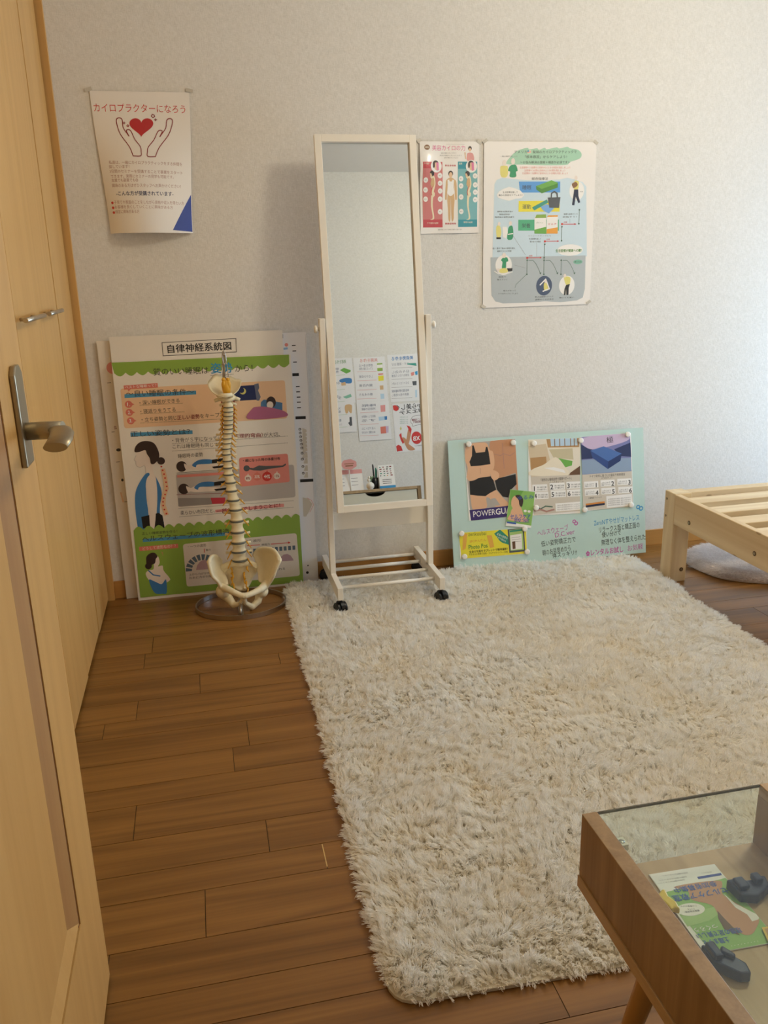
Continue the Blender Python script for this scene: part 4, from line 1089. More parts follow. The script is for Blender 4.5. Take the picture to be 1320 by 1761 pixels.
P['PG']=(0.2023,0.2949,[
('p','pgrey',[(-0.4,-0.4),(201.8,-0.3),(212.1,301.4),(7.6,294.2)]),
('q','skin4',[(100.5,8.5),(122.2,-0.9),(155.2,0.7),(188.3,2.3),(203.7,24),(208.3,69),(211,114.1),(208,165.1),(202.2,195.5),(193,192.7),(191.6,170),(196.6,131.9),(160.1,138.1),(113.2,144.5),(101.3,122.9),(97.5,78)]),
('q','skin3',[(3.3,31.4),(9.8,13.1),(33.2,3.9),(64.1,2.8),(88.8,7.5),(99,33.7),(110.4,41.1),(115,73.2),(110.4,104.6),(92.8,131.7),(107,137.5),(101.8,167.7),(45.1,174.9),(17.7,140.4),(3.5,127.6),(8.2,95.1),(1.2,62.8)]),
('q','skin3',[(13.6,192.3),(43.3,201.6),(71,203.1),(104.1,183.9),(115.7,188.3),(138.5,219.4),(166.6,251.3),(158.1,260.1),(106.5,250.4),(87.3,217.5),(72.9,214.8),(73.4,248.3),(53,255.8),(18.8,254.2),(12.9,222.9)]),
('l','rust',1.94,[(151.1,13),(150.8,51.1),(151.3,108.5)]),
('l','rust',1.94,[(115.7,51.1),(141.6,59.8),(150.7,52.3),(178,63.1),(197.3,52.1)]),
('l','rust',1.29,[(57.8,99.7),(56.5,119.9)]),
('p','black',[(32,11.9),(37.3,11.1),(44.6,40.2),(80.1,39.6),(85.3,21.1),(90.5,21.6),(94.4,42.8),(98.2,87.6),(58.5,89.6),(21.1,88.7),(17,71.8),(28.2,50.1)]),
('p','black',[(11.7,141.1),(55.5,135.1),(103.3,133.3),(108.2,160.6),(114.5,186.9),(88.6,197.1),(70.8,206.9),(43.2,202.9),(10.8,195.8)]),
('p','black',[(110.4,145.5),(153.3,140.6),(195.1,134.4),(196.8,173.7),(170,194.9),(160.4,221.6),(138.7,216.3),(117.2,185.8)]),
('q','skin3',[(96.5,114.8),(111.9,112.4),(128.9,125.5),(126.5,143.2),(109.5,150.5),(97.7,136.6)]),
('q','skin3',[(2.4,123),(25.7,118.9),(44.4,123.9),(46.3,135.5),(28.7,142.7),(9,142.1)]),
('p','pgrey',[(91.9,219.3),(108.5,218.4),(126.7,247.3),(103.4,247.5),(88.8,237)]),
('p','violet',[(4.3,254),(210.2,252.5),(212.1,301.4),(7.6,294.2)]),
('t','white',17.6,271.5,105.3,270.9,22,'POWER',0),
('t','white',106.6,271,205.8,270.2,23.49,'GUARD',1),
])
P['MS']=(0.2098,0.2921,[
('p','cream2',[(-0.7,-1.5),(210.4,-1.6),(217.9,282.2),(22.1,289.5)]),
('p','beige',[(0.6,25.2),(71.2,17.8),(102,140.8),(10.7,141.8)]),
('p','wood2',[(71.2,-5.7),(203.5,-6.9),(205.2,34.9),(78,32.8)]),
('p','sky4',[(88,-2.7),(196.7,-4.6),(198.3,28.2),(90.8,28)]),
('l','wood3',3.28,[(104.9,-4.7),(106.4,28.5)]),
('l','wood3',3.3,[(125.2,-4.1),(126.7,29.2)]),
('l','wood3',3.3,[(145.6,-3.5),(147.1,29.8)]),
('l','wood3',3.33,[(169.4,-2.8),(171,30.6)]),
('l','wood3',3.33,[(184.4,-2.4),(186,31.1)]),
('p','wood2',[(7.3,70),(71.3,67.1),(74.8,110.8),(11.3,127.7)]),
('p','sand2',[(82.7,40.6),(177.9,38.5),(182.2,82.5),(101.8,73.2)]),
('p','leaf',[(116.7,73.8),(178.1,87.5),(175.5,104.8),(149.6,111)]),
('p','brown2',[(153.1,142.8),(211.2,106.1),(212.8,145)]),
('q','cream3',[(8.6,137.3),(14,115),(61.2,97.5),(109.9,70.3),(148.2,110.3),(157.9,142.9)]),
('p','white',[(61.2,110.3),(101.9,108.6),(142.8,119.8),(149.7,132.9),(88.3,117.8)]),
('p','pgrey2',[(10.7,141.8),(212.8,141.8),(217.9,282.2),(22.1,289.5)]),
('t','ink',49.1,156.2,173.7,153.3,11.88,'「理想的な睡眠姿勢で健康サポート」',0),
('t','ink',85.1,167.9,141.6,166.3,9.31,'６つのポイント',0),
('p','white',[(14,172.8),(74.9,172.7),(76.3,199.9),(15.4,199.9)]),
('t','black',16.7,188.4,28.9,188.2,18.48,'1',1),
('t','ink',34.3,183.9,72.2,184.2,6.6,'高い体圧分散',0),
('t','ink',34.3,193,72.2,193.2,6.55,'力で腰を守る',0),
('p','white',[(84.4,169.2),(145.7,169),(147.2,196.3),(85.8,196.4)]),
('t','black',87.1,184.8,99.4,184.6,18.49,'2',1),
('t','ink',104.8,180.3,143,180.6,6.65,'高い体圧分散',0),
('t','ink',104.9,189.4,143.1,189.6,6.65,'力で腰を守る',0),
('p','white',[(152.6,167.3),(214.4,167.2),(215.9,194.6),(154.1,194.6)]),
('t','black',155.4,183,167.7,182.9,18.63,'3',1),
('t','ink',173.2,178.5,211.7,178.8,6.65,'高い体圧分散',0),
('t','ink',173.2,187.6,211.7,187.9,6.7,'力で腰を守る',0),
('p','white',[(18.1,202),(79,201.9),(80.5,229.2),(19.4,229.1)]),
('t','black',20.8,217.6,32.9,217.4,18.34,'4',1),
('t','ink',38.4,213.1,76.3,213.4,6.6,'高い体圧分散',0),
('t','ink',38.4,222.2,76.4,222.5,6.55,'力で腰を守る',0),
('p','white',[(88.5,198.4),(150,198.4),(151.5,225.7),(90,225.7)]),
('t','black',91.3,214.1,103.6,213.9,18.63,'5',1),
('t','ink',109,209.6,147.3,209.9,6.65,'高い体圧分散',0),
('t','ink',109,218.7,147.3,219,6.7,'力で腰を守る',0),
('p','white',[(155.4,197.9),(217.3,197.9),(218.9,225.3),(157,225.3)]),
('t','black',158.3,213.7,170.6,213.5,18.62,'6',1),
('t','ink',176.1,209.2,214.7,209.5,6.7,'高い体圧分散',0),
('t','ink',176.1,218.3,214.7,218.6,6.7,'力で腰を守る',0),
('l','green3',4.66,[(27.5,257.3),(47.9,267.9),(68.3,257.8),(95.5,261.6)]),
('l','rust',6.61,[(24.2,273.3),(47.9,269.9),(71.7,278.8),(102.4,272.4)]),
('p','white',[(107.8,249.2),(213.5,246),(216.5,277.6),(110.6,280.6)]),
('t','greyt',116,257.4,209.4,255,5.32,'独自の波形構造が体のラインに合わせ',0),
('t','greyt',116,265.2,209.5,262.8,5.36,'独自の波形構造が体のラインに合わせ',0),
('t','greyt',116.1,273.6,209.6,271.3,5.36,'独自の波形構造が体のラインに合わせ',0),
])
P['MB']=(0.2085,0.2885,[
('p','pgrey2',[(-1.4,141.6),(206.8,143.7),(207.3,291.2),(1.5,285.8)]),
('p','dusk',[(-1.6,1.2),(204.2,-2.9),(205.9,148.9),(-2.9,146)]),
('q','lilac',[(0.9,9.1),(96.4,-3.1),(186.7,0.3),(199.9,24.1),(136.5,42),(39.2,50.8)]),
('p','nightblue',[(-1.2,28.3),(29,46.7),(63.1,59.1),(44.8,86.9),(-0.7,86.5)]),
('p','nightblue',[(136,58.3),(178.3,45.2),(205.1,37.5),(206.2,93.1),(163,86.5)]),
('p','steel',[(-0.8,89.7),(44.7,90.1),(204.7,96.3),(205.3,147.5),(-1.5,144.9)]),
('p','mblue',[(37.6,55.8),(93.4,43.3),(166.8,77),(110.1,103.1)]),
('p','mblue2',[(37.6,55.8),(110.1,103.1),(107,132.9),(44.9,83.6)]),
('p','mblue3',[(110.1,103.1),(166.8,77),(161,104.6),(107,132.9)]),
('t','black',106,20.2,133.8,19.1,24.18,'極',0),
('t','ink',31.9,155.5,178.2,158.4,10.74,'ドイツ発祥に基づいた寝返り極楽寝台',0),
('t','ink',80.1,166,125.4,165.9,8.73,'６つのポイント',0),
('p','white',[(7.1,174.2),(65.2,175.9),(65.7,200.8),(7.5,199.1)]),
('t','black',50.7,191,63.2,191.4,17.59,'1',1),
('t','ink',10.8,185,46.8,186.1,6.71,'ふわふわで',0),
('t','ink',10.5,192.8,46.5,193.9,6.71,'寝返りラクラク',0),
('p','white',[(75,174.1),(133.5,175.7),(134.1,200.8),(75.5,199)]),
('t','black',119,190.9,131.6,191.3,17.72,'2',1),
('t','ink',78.8,184.9,115,186,6.72,'ふわふわで',0),
('t','ink',78.5,192.7,114.7,193.8,6.76,'寝返りラクラク',0),
('p','white',[(144.7,174.7),(203.7,176.4),(204.3,201.5),(145.3,199.7)]),
('t','black',189.1,191.6,201.8,192,17.85,'3',1),
('t','ink',148.6,185.5,185.1,186.7,6.81,'ふわふわで',0),
('t','ink',148.3,193.4,184.8,194.5,6.81,'寝返りラクラク',0),
('p','white',[(8.7,204.4),(66.9,206.2),(67.4,231.2),(9.1,229.3)]),
('t','black',52.4,221.3,64.9,221.7,17.72,'4',1),
('t','ink',12.4,215.2,48.4,216.4,6.71,'ふわふわで',0),
('t','ink',12.1,223.1,48.2,224.2,6.71,'寝返りラクラク',0),
('p','white',[(76.7,205),(135.3,206.8),(135.8,231.9),(77.2,230)]),
('t','black',120.8,222,133.4,222.4,17.59,'5',1),
('t','ink',80.5,215.9,116.7,217,6.72,'ふわふわで',0),
('t','ink',80.2,223.7,116.5,224.9,6.76,'寝返りラクラク',0),
('p','white',[(147.9,207.2),(206.9,209),(207.6,234.1),(148.5,232.3)]),
('t','black',192.4,224.2,205.1,224.7,17.72,'6',1),
('t','ink',151.7,218.1,188.3,219.3,6.81,'ふわふわで',0),
('t','ink',151.5,226,188,227.2,6.81,'寝返りラクラク',0),
('p','orange2',[(10.8,260.3),(89.5,257.5),(89.2,265.3),(10.5,267.5)]),
('p','navy2',[(10.5,266.9),(89.3,264),(89,271.9),(10.2,275.4)]),
('t','ink',21.9,239.6,77.5,239.9,6.77,'三層構造マットレス',0),
('p','white',[(96.4,238.3),(203.9,237.8),(204.7,284.3),(97,284.5)]),
('t','greyt',104.4,251.5,198.6,251.9,5.41,'高密度素材を採用し優れた耐久性と',0),
('t','greyt',104.1,259.4,198.3,259.8,5.45,'高密度素材を採用し優れた耐久性と',0),
('t','greyt',103.8,267.3,198.1,267.8,5.45,'高密度素材を採用し優れた耐久性と',0),
('t','greyt',103.6,275.2,197.8,275.7,5.45,'高密度素材を採用し優れた耐久性と',0),
])
P['FC']=(0.1024,0.1401,[
('p','leaf3',[(-2.6,-1.2),(99.7,-1.2),(105.9,144.4),(-0.9,138.7)]),
('p','leaf4',[(-0.2,1.8),(53.6,-0.1),(32.4,43.9),(7.4,59.1)]),
('c','skin3',29.5,47.4,19.65,27.51),
('q','skin3',[(19.1,70.9),(48.4,61.8),(66.1,92.6),(86.4,116.8),(8.4,117.1),(12.1,94.2)]),
('q','hair',[(22.8,22.2),(42.5,18.4),(57,35.1),(55.1,61.2),(44.2,55.7),(38.3,36.9)]),
('t','bluem2',34.1,30.8,96.9,18.5,15.69,'ゆるみ',0),
('t','white',63.9,76.6,92.6,77.2,9.3,'●●',0),
('t','bluem2',13.4,103.8,93.9,96.6,18.45,'セルフケア',1),
('t','bluem2',28.6,116.7,92.6,112.3,14.51,'教室',0),
('p','white',[(-0.8,124.4),(105.5,131.4),(105.9,144.4),(-0.9,138.7)]),
('p','bluem2',[(2.4,122.8),(39.9,124.8),(40.1,131.2),(2.6,129.3)]),
])
P['YS']=(0.268,0.1009,[
('p','yellow',[(-2.1,-0.3),(265.8,-0.3),(266.9,99.7),(5.8,100.2)]),
('t','olive',35.1,8.2,106.6,8.3,15.63,'zenkuubai',0),
('t','orange2',39.5,36.9,104.5,35.3,11.72,'JBCかんたん',0),
('t','leaf2',34.9,58.5,109.9,56.4,16.93,'Photo Pos',1),
('t','black',36.3,76.7,189.8,75.5,10.42,'全身の写真をタブレットで簡単撮影！',1),
('t','black',36,86.4,189.5,87.2,7.81,'そのままお客様の説明・カルテプライバシー保護',0),
('p','seagreen3',[(137.8,13.1),(161.6,-1.3),(200.8,37.2),(203.5,63.5),(170.2,51.2),(160.4,44)]),
('t','white',149.1,13.9,190.8,36.5,9.25,'全身の姿勢を',0),
('t','white',147.5,23.5,183.8,47.7,7.93,'いまの自分を',0),
('p','orange3',[(15.5,4.2),(31.9,5.4),(23.5,62.8),(10.1,68.2)]),
('p','orange3',[(107.7,17.4),(127.7,18.8),(136.4,64.9),(119.6,66.9)]),
('p','charcoal',[(191.7,-1.1),(257.8,-2.9),(260.3,90.7),(196.1,92.3)]),
('p','leaf5',[(198.3,4.5),(252.2,1.9),(255.1,83.7),(201,84.8)]),
('p','white',[(201.2,24.2),(247.1,21.1),(248.4,79.9),(203.1,81.7)]),
('l','greyt',1.32,[(206.3,34.4),(241.4,32.4)]),
('l','greyt',1.32,[(207.4,42.9),(242.5,41)]),
('l','greyt',1.33,[(208.5,51.5),(243.7,49.5)]),
('p','seagreen3',[(199.6,5.9),(250.2,3.1),(250.7,9.6),(200.1,12.5)]),
('p','brown2',[(208.6,49.5),(220.7,48.5),(221.4,77.9),(209.9,79)]),
])
P['LF']=(0.0938,0.1359,[
('p','leaf3',[(1.3,32.8),(92.9,26.8),(111.6,147),(78.2,175.9),(8.2,136.2)]),
('p','white',[(-0.4,0.8),(93.2,0.8),(88.8,27.7),(1.6,34.7)]),
('p','blue2',[(58.2,17.7),(92.3,17.5),(91.1,21.6),(57.8,22)]),
('p','leaf5',[(2.5,73.2),(52.3,70.3),(48.4,83),(32.5,89.6),(1.9,92.8)]),
('q','skin4',[(19.4,28.5),(50.7,27),(81.1,29.8),(83,35.8),(73.1,51.9),(79.9,69.3),(93.4,96.1),(79.6,112.7),(68.3,119.9),(59.2,117.9),(54.1,105.7),(48.8,93.1),(48.4,83),(48.9,66.9),(30,53.3),(33.3,37.9)]),
('p','white',[(74.3,52.2),(78.9,70.8),(87.3,83),(95.6,94.9),(91.1,100.5),(81.6,101.8),(82.5,90.4),(75.1,76.9)]),
('p','brown2',[(50.9,76.8),(51.8,90.5),(53.8,104),(54.9,118.6),(42,106.3),(44.8,88.9)]),
('c','white',19.8,68.4,18.36,10.28),
('t','bluem2',75.6,34.2,16.8,34.3,9.92,'参加者募集中',1),
('t','bluem2',83.8,47.9,8.1,47.7,11.27,'セルフケア教室',1),
('t','ink',30.1,64.6,10.6,61.3,3.07,'この教室だけの',0),
('t','ink',25,68.7,16.3,67.7,2.62,'とっても',0),
('t','ink',29.6,72.2,10.1,71.4,2.99,'簡単足指体操！',0),
('t','white',37,99.6,6.6,100.3,6.96,'つくろう',1),
('t','bluem2',61,111.2,4,109.3,8.64,'理想の足で美しい',1),
('t','bluem2',38.9,121.4,6.2,120.6,8.55,'土踏まずを',1),
('t','cream',70.4,130.5,35.6,130.8,2.76,'・・・・・・・・・',0),
('t','greyt',50.4,8,16.2,6.3,2.28,'日時や場所はスタッフへ',0),
('t','greyt',45.3,14.5,6.7,13.7,2.31,'日時や場所はスタッフへ',0),
('t','greyt',39.9,19,2.8,18.4,2.28,'日時や場所はスタッフへ',0),
('t','greyt',81.4,13.2,67.5,12.7,2.31,'日時や場所はスタッフへ',0),
])
P['R1']=(0.2276,0.2932,[
('t','tank',60.9,22.6,199.3,25.1,24.26,'美姿勢を作る',1),
('t','slate',91.7,58.9,202.3,60.7,16.98,'ヨガ・背筋ヨガ',0),
('t','slate',95.8,106.6,206.4,108.2,16.98,'日々の治し',0),
('t','slate',97.9,130.4,208.4,132,16.84,'日常のバランス改善',0),
('t','slate',101.9,178.1,212.5,179.4,16.98,'なるべくたくさん歩く',0),
('t','slate',106,225.7,216.5,226.9,16.84,'時間帯睡眠',0),
('t','slate',108.1,249.6,218.5,250.6,16.72,'寝具や枕の見直し',0),
('l','greyt',1.8,[(204.2,82.7),(72.2,83.2)]),
('l','greyt',1.82,[(210.2,152.7),(78.3,153.6)]),
('l','greyt',1.8,[(214.5,203.2),(82.6,204.3)]),
('l','greyt',1.8,[(220.3,271.4),(88.5,272.8)]),
('p','teal3',[(103.9,57.7),(45.4,58.1),(43.8,76.2),(100.9,65.6)]),
('p','coral2',[(84.4,117.3),(62.4,112.4),(64.2,133.3),(83.1,138.3)]),
('p','blue',[(59.3,112.6),(40.3,107.5),(41.2,131.5),(55,133.8)]),
('p','charcoal',[(79.8,171.5),(51.9,169.9),(54.2,196.8),(77.6,196.7)]),
('p','sky4',[(66,226.1),(53.6,225.6),(57.5,271.6),(68.1,272.8)]),
])
P['R2']=(0.1994,0.2744,[
('t','coral',46.1,19,157.2,19.7,22.66,'美腸を作る',0),
('t','slate',80.3,50.6,164.6,50.1,16.7,'野菜を食べる',0),
('t','slate',81.9,70.1,166.3,69.5,16.7,'ビフィズス菌も摂取',0),
('t','slate',86.1,118.5,170.4,117.8,16.7,'しなやか血管',0),
('t','slate',90.7,173.5,175.1,172.5,16.7,'腸内改善',0),
('t','slate',95.5,229.6,179.8,228.4,16.57,'朝の水太り',0),
('l','coral2',1.77,[(179.9,87.8),(59.3,89)]),
('l','coral2',1.79,[(184.5,142.5),(64,144)]),
('l','coral2',1.79,[(189.4,199.5),(68.9,201.3)]),
('l','coral2',1.79,[(194.1,254.2),(73.6,256.3)]),
('p','green',[(52.1,40.7),(17.5,40),(19.2,88.7),(53.3,89.3)]),
('p','white',[(52.4,50.2),(18.2,48.3),(18.8,69.6),(52.9,70.4)]),
('p','yellow',[(51,119.7),(16.2,117.3),(18.3,149.4),(51.2,150)]),
('p','coral2',[(49.7,103.8),(18.1,103.6),(17.6,112.5),(49.3,113.9)]),
('p','tan',[(45.8,179.4),(23.3,178.8),(24.3,204.9),(46.2,204.9)]),
('p','sky4',[(47.1,229.9),(22.8,230),(24.3,262),(46.2,262)]),
])
P['R3']=(0.2035,0.2393,[
('t','slate',83.7,22.9,171.2,22.6,15.38,'睡眠',0),
('t','slate',85.6,44.8,173.1,44.3,15.51,'7時間目安の睡眠',0),
('t','slate',89.5,90.8,177,90.3,15.38,'規則正しい食事を',0),
('t','slate',91.6,115.6,179.1,115,15.51,'する',0),
('t','slate',95.8,164.6,183.2,163.8,15.39,'入浴プロトコル',0),
('t','slate',97.8,188.3,185.3,187.3,15.51,'40度15分',0),
('l','coral2',1.78,[(183.8,65),(69.2,65.9)]),
('l','coral2',1.79,[(190.1,137.9),(75.5,139.2)]),
('l','coral2',1.77,[(196,207.4),(81.4,208.9)]),
('p','pinkhl',[(53.7,26.4),(23.2,25.2),(25.5,66.7),(54.8,68)]),
('p','sky4',[(71.8,96.7),(17,95.2),(18.9,117.7),(70.9,121.7)]),
('p','tank',[(34.1,96),(17,95.2),(18.9,117.7),(33.6,118)]),
('p','coral',[(65.1,159.5),(31.5,157.4),(31,201.5),(65.6,201.6)]),
('p','lilac',[(31.5,157.4),(13.2,157.4),(16.7,198.3),(30.9,200.3)]),
])
P['R4']=(0.1724,0.2778,[
('t','leaf2',36.4,21.1,106.3,23.7,23.45,'美眠を作る',0),
('p','leaf',[(79,73.2),(52.9,60.4),(11.3,76.6),(14.6,87),(41.1,96.3)]),
('q','tank',[(86,133.5),(52.3,123.4),(12.1,128.4),(18.2,157.6),(78.3,148.6)]),
('p','tan',[(78.6,151.5),(51.4,147),(48.9,167.8),(77.1,169.2)]),
('p','seagreen2',[(74,238.3),(23.7,222.2),(19.2,240.2),(54.2,250)]),
('t','slate',86,64.6,106.9,64.8,15.25,'睡眠',0),
('t','slate',87.5,82.2,108.4,82.3,15.51,'枕',0),
('t','slate',85.7,151.1,111.4,152.7,16.56,'毛布',0),
('t','slate',86.7,247,113.6,227.8,16.57,'温め',0),
('l','leaf',1.18,[(110.3,104.6),(50.6,102.9)]),
('l','leaf',1.18,[(117.8,193.5),(58.2,192)]),
('l','leaf',1.18,[(124,266.6),(64.4,265.3)]),
])
P['R5']=(0.1777,0.1789,[
('q','tan',[(58.3,14),(19.3,12.1),(17.4,38.8),(23.8,65),(38.3,52.3),(39.9,43.3),(45,60.7),(59.4,61.1)]),
('p','charcoal',[(37.7,87.7),(23.3,86.8),(24.2,139.9),(38.2,142.5),(48.5,122.4),(38.9,115.4)]),
('t','slate',86.7,31.8,112.4,33.2,15.38,'下着',0),
('t','slate',88.2,49.3,113.9,50.7,15.51,'着用',0),
('t','slate',88.6,104,116.6,103.5,15.39,'着圧',0),
('t','slate',87.8,128.8,117.6,129.9,15.26,'ソックス',0),
('l','leaf',1.19,[(118.6,71),(49.9,69.3)]),
('l','leaf',1.17,[(125,147.1),(56.4,145.5)]),
])
P['R6']=(0.2878,0.2999,[
('t','black',26.9,15.1,262.2,22.4,36.09,'骨盤から美しく',1),
('t','black',41.9,44.3,246.7,56.1,26.69,'美脚エステ',1),
('p','red',[(285.5,9.1),(268.1,5.9),(250.9,18.9),(250.1,38),(267.1,44.2),(282.9,36.1)]),
('p','red',[(285.2,262.6),(269.7,252.9),(252.3,264.8),(245.5,292.2),(282.5,295.6)]),
('q','skin4',[(241.4,208.8),(220.8,219.1),(206.8,250),(165.2,288.7),(208.5,290.6),(232,242.3)]),
('q','skin4',[(199.2,160.7),(183.6,179.7),(189.4,212.2),(212.9,270.5),(223.3,248.9),(211.8,207.7)]),
('p','red',[(259.6,192.7),(245.1,180.5),(243.8,208.6),(232,242.3),(241.9,250.6),(252.1,226)]),
('p','red',[(207.5,136.2),(186.7,144.7),(177.1,162.1),(186.1,194.5),(197.3,160.8)]),
('c','red',149.8,217.8,33.37,39.44),
('t','white',128.4,220.4,173.7,222.2,26.91,'XB',1),
('l','black',1.82,[(176.9,102.2),(163.1,85.1),(131.6,78),(101.3,85.9),(105.2,130.7),(149.3,139.9),(168.2,144.7),(170,129.6),(179.7,120),(176.9,102.2)]),
('t','wine',109,103.4,171,105.6,14.45,'ここで話題',1),
('t','wine',110.3,118.3,163,119.9,14.43,'美脚！',0),
('t','black',116.9,266.8,169.5,267.5,8.42,'お得な限定メニュー',0),
('t','seagreen3',193.8,83.8,246,83,8.49,'ふくらはぎの',0),
('t','seagreen3',195.1,98.7,247.2,97.9,8.42,'ふくらはぎの',0),
('t','seagreen3',196.2,111.8,248.4,111,8.42,'ふくらはぎの',0),
('t','seagreen3',197.1,122.5,249.3,121.7,8.42,'ふくらはぎの',0),
('p','moon',[(252.1,154.3),(244.7,139.9),(239.9,155.1),(247,166.6)]),
])
MAG=[(74.8, 12.8), (249.2, 18.7), (331.1, 26.6), (520.9, 28.3), (715.0, 17.6), (330.5, 274.4), (528.5, 298.2), (722.5, 294.6), (30.2, 348.3), (281.6, 351.7), (37.4, 438.0), (287.2, 441.8)]
UV = {'PG': (0.0574, 0.0085, -0.0217), 'MS': (0.3115, 0.0113, 0.0353), 'MB': (0.522, 0.0148, -0.0096), 'FC': (0.2304, 0.1955, 0.1708), 'YS': (0.0225, 0.3457, 0.0131)}


# ------------------------------------------------------------------ shag rug
def shag(name, corners, seed, n, length, parent, loc, rad, m, lean=.85, base_z=.012):
    r = np.random.default_rng(seed)
    c = [np.array(p) for p in corners]                   # TL TR BR BL
    sx = np.linalg.norm(c[1] - c[0]); sy = np.linalg.norm(c[3] - c[0])
    # yarn tufts on a loose grid, several strands to a tuft
    per = 9; gap = math.sqrt(sx * sy * per / n); gx_, gy_ = int(sx / gap), int(sy / gap)
    ti, tj = np.meshgrid(np.arange(gx_), np.arange(gy_)); ti, tj = ti.ravel(), tj.ravel(); nt_ = len(ti)
    tu = (ti + .5 + r.normal(0, .28, nt_)) / gx_; tv = (tj + .5 + r.normal(0, .28, nt_)) / gy_
    t1, t2, t3, t4 = r.normal(0, .55, nt_), r.normal(0, .55, nt_), r.normal(0, .13, nt_), r.normal(0, .12, nt_)
    tid = np.repeat(np.arange(nt_), per)
    uu = (tu[tid] + r.normal(0, .0011, len(tid)) / sx).clip(0, 1); vv = (tv[tid] + r.normal(0, .0011, len(tid)) / sy).clip(0, 1)
    # rounded corners and an uneven edge
    rr = .055
    px = np.minimum(uu, 1 - uu) * sx; py = np.minimum(vv, 1 - vv) * sy
    ok = ~((px < rr) & (py < rr) & ((rr - px) ** 2 + (rr - py) ** 2 > rr * rr))
    uu, vv, tid = uu[ok], vv[ok], tid[ok]; n = len(uu)
    xy = (1 - vv)[:, None] * ((1 - uu)[:, None] * c[0] + uu[:, None] * c[1]) + vv[:, None] * ((1 - uu)[:, None] * c[3] + uu[:, None] * c[2])
    def field(freqs, s):
        q = np.random.default_rng(s); out = np.zeros(n)
        for f, a, cnt in freqs:
            for _ in range(cnt):
                th = q.random() * 2 * PI; k = f * (0.6 + .8 * q.random()); ph = q.random() * 2 * PI
                out += a * np.sin(k * (xy[:, 0] * np.cos(th) + xy[:, 1] * np.sin(th)) + ph + 1.3 * np.sin(k * .6 * (xy[:, 1] * np.cos(th) - xy[:, 0] * np.sin(th)) + ph * 2))
        return out
    fr = [(9, 1.0, 4), (26, .9, 5), (70, .8, 6), (170, .7, 6)]
    dx = field(fr, seed + 1); dy = field(fr, seed + 2); ln = field([(12, .5, 4), (40, .5, 5), (130, .8, 6)], seed + 3)
    dx = dx * .33 + t1[tid] + r.normal(0, .26, n); dy = dy * .33 - .12 + t2[tid] + r.normal(0, .26, n)
    mag = np.sqrt(dx * dx + dy * dy) + 1e-6; le = np.tanh(mag * .55) * lean
    dx, dy = dx / mag * le, dy / mag * le
    px = np.minimum(uu, 1 - uu) * sx; py = np.minimum(vv, 1 - vv) * sy; edge = np.minimum(px, py)
    # strands at the rim droop outwards
    t = np.clip(1 - edge / .02, 0, 1)
    ox = np.where(px < py, np.where(uu < .5, -1, 1), 0); oy = np.where(px < py, 0, np.where(vv < .5, 1, -1))
    dx = dx * (1 - t * .6) + ox * t * .75; dy = dy * (1 - t * .6) + oy * t * .75
    L = length * (1 + .11 * ln + t3[tid] + r.normal(0, .08, n)).clip(.45, 1.7)
    L = L * (1 - .35 * t)
    for cx, cy in PRESS: L = L * (1 - .72 * np.exp(-((xy[:, 0] - cx) ** 2 + (xy[:, 1] - cy) ** 2) / .032 ** 2))
    z0 = base_z * (1 - .6 * t)
    curl = 0
    ph = r.random(n) * 2 * PI; tw = r.uniform(2.2, 5.0, n) * r.choice([-1, 1], n); ra_ = r.uniform(.0010, .0034, n)
    K = 7; pts = np.zeros((n, K, 3))
    for k in range(K):
        s = k / (K - 1); bend = s ** 1.5
        pts[:, k, 0] = xy[:, 0] + dx * L * bend + ra_ * s * np.cos(ph + tw * s)
        pts[:, k, 1] = xy[:, 1] + dy * L * bend + ra_ * s * np.sin(ph + tw * s)
        pts[:, k, 2] = z0 + L * (s * (1 - .45 * (dx * dx + dy * dy)) - .30 * (dx * dx + dy * dy) * s * s)
    pts[:, :, 2] = pts[:, :, 2].clip(.002)
    off = np.array(WLOC(parent)); pts -= off
    cu = bpy.data.hair_curves.new(name); cu.add_curves([K] * n)
    cu.position_data.foreach_set('vector', pts.astype(np.float32).ravel())
    rd = cu.attributes.get('radius') or cu.attributes.new('radius', 'FLOAT', 'POINT')
    prof = np.array([1, 1, 1, .95, .85, .7, .35]); rv = (rad * (0.75 + .5 * r.random(n)))[:, None] * prof[None, :]
    rd.data.foreach_set('value', rv.astype(np.float32).ravel())
    tone = np.clip(.6 + .10 * ln + t4[tid] + r.normal(0, .12, n), 0, 1)
    ta = cu.attributes.new('tone', 'FLOAT', 'CURVE'); ta.data.foreach_set('value', tone.astype(np.float32))
    cu.materials.append(m)
    o = bpy.data.objects.new(name, cu); COL.objects.link(o); o.parent = parent; o['kind'] = 'stuff'
    return o
def rounded(c, r, n=6):
    out = []
    for i in range(4):
        p = Vector(c[i]); a = (Vector(c[i - 1]) - p).normalized() * r; b = (Vector(c[(i + 1) % 4]) - p).normalized() * r
        for j in range(n):
            t = j / (n - 1); out.append((p + a) * (1 - t) ** 2 + p * 2 * t * (1 - t) + (p + b) * t * t)
    return out
RC = [(.236, 2.895), (1.597, 2.842), (1.556, .962), (.212, 1.022)]
PRESS = [(.3995, 2.600), (.7545, 2.600), (.3995, 2.928), (.7545, 2.928)]   # pile flattened under the casters
rug = thing('shag_rug', (.9, 1.93, 0), 'large ivory long-pile shag rug on the brown floor in front of the mirror', 'rug')
M = MB(); M.prism([(p.x, p.y, .001) for p in rounded(RC, .05)], (0, 0, .006)); M.build('backing', RUGM, rug)
shag('pile', RC, 11, RUGN, 0.0215, rug, None, .00062, PILE, base_z=.006)
MC = [(1.775, 2.76), (2.55, 2.70), (2.50, 2.30), (1.80, 2.50)]
mat2 = thing('bedside_mat', (2.1, 2.6, 0), 'small grey-pink fluffy mat on the floor underneath the pine bed frame', 'mat')
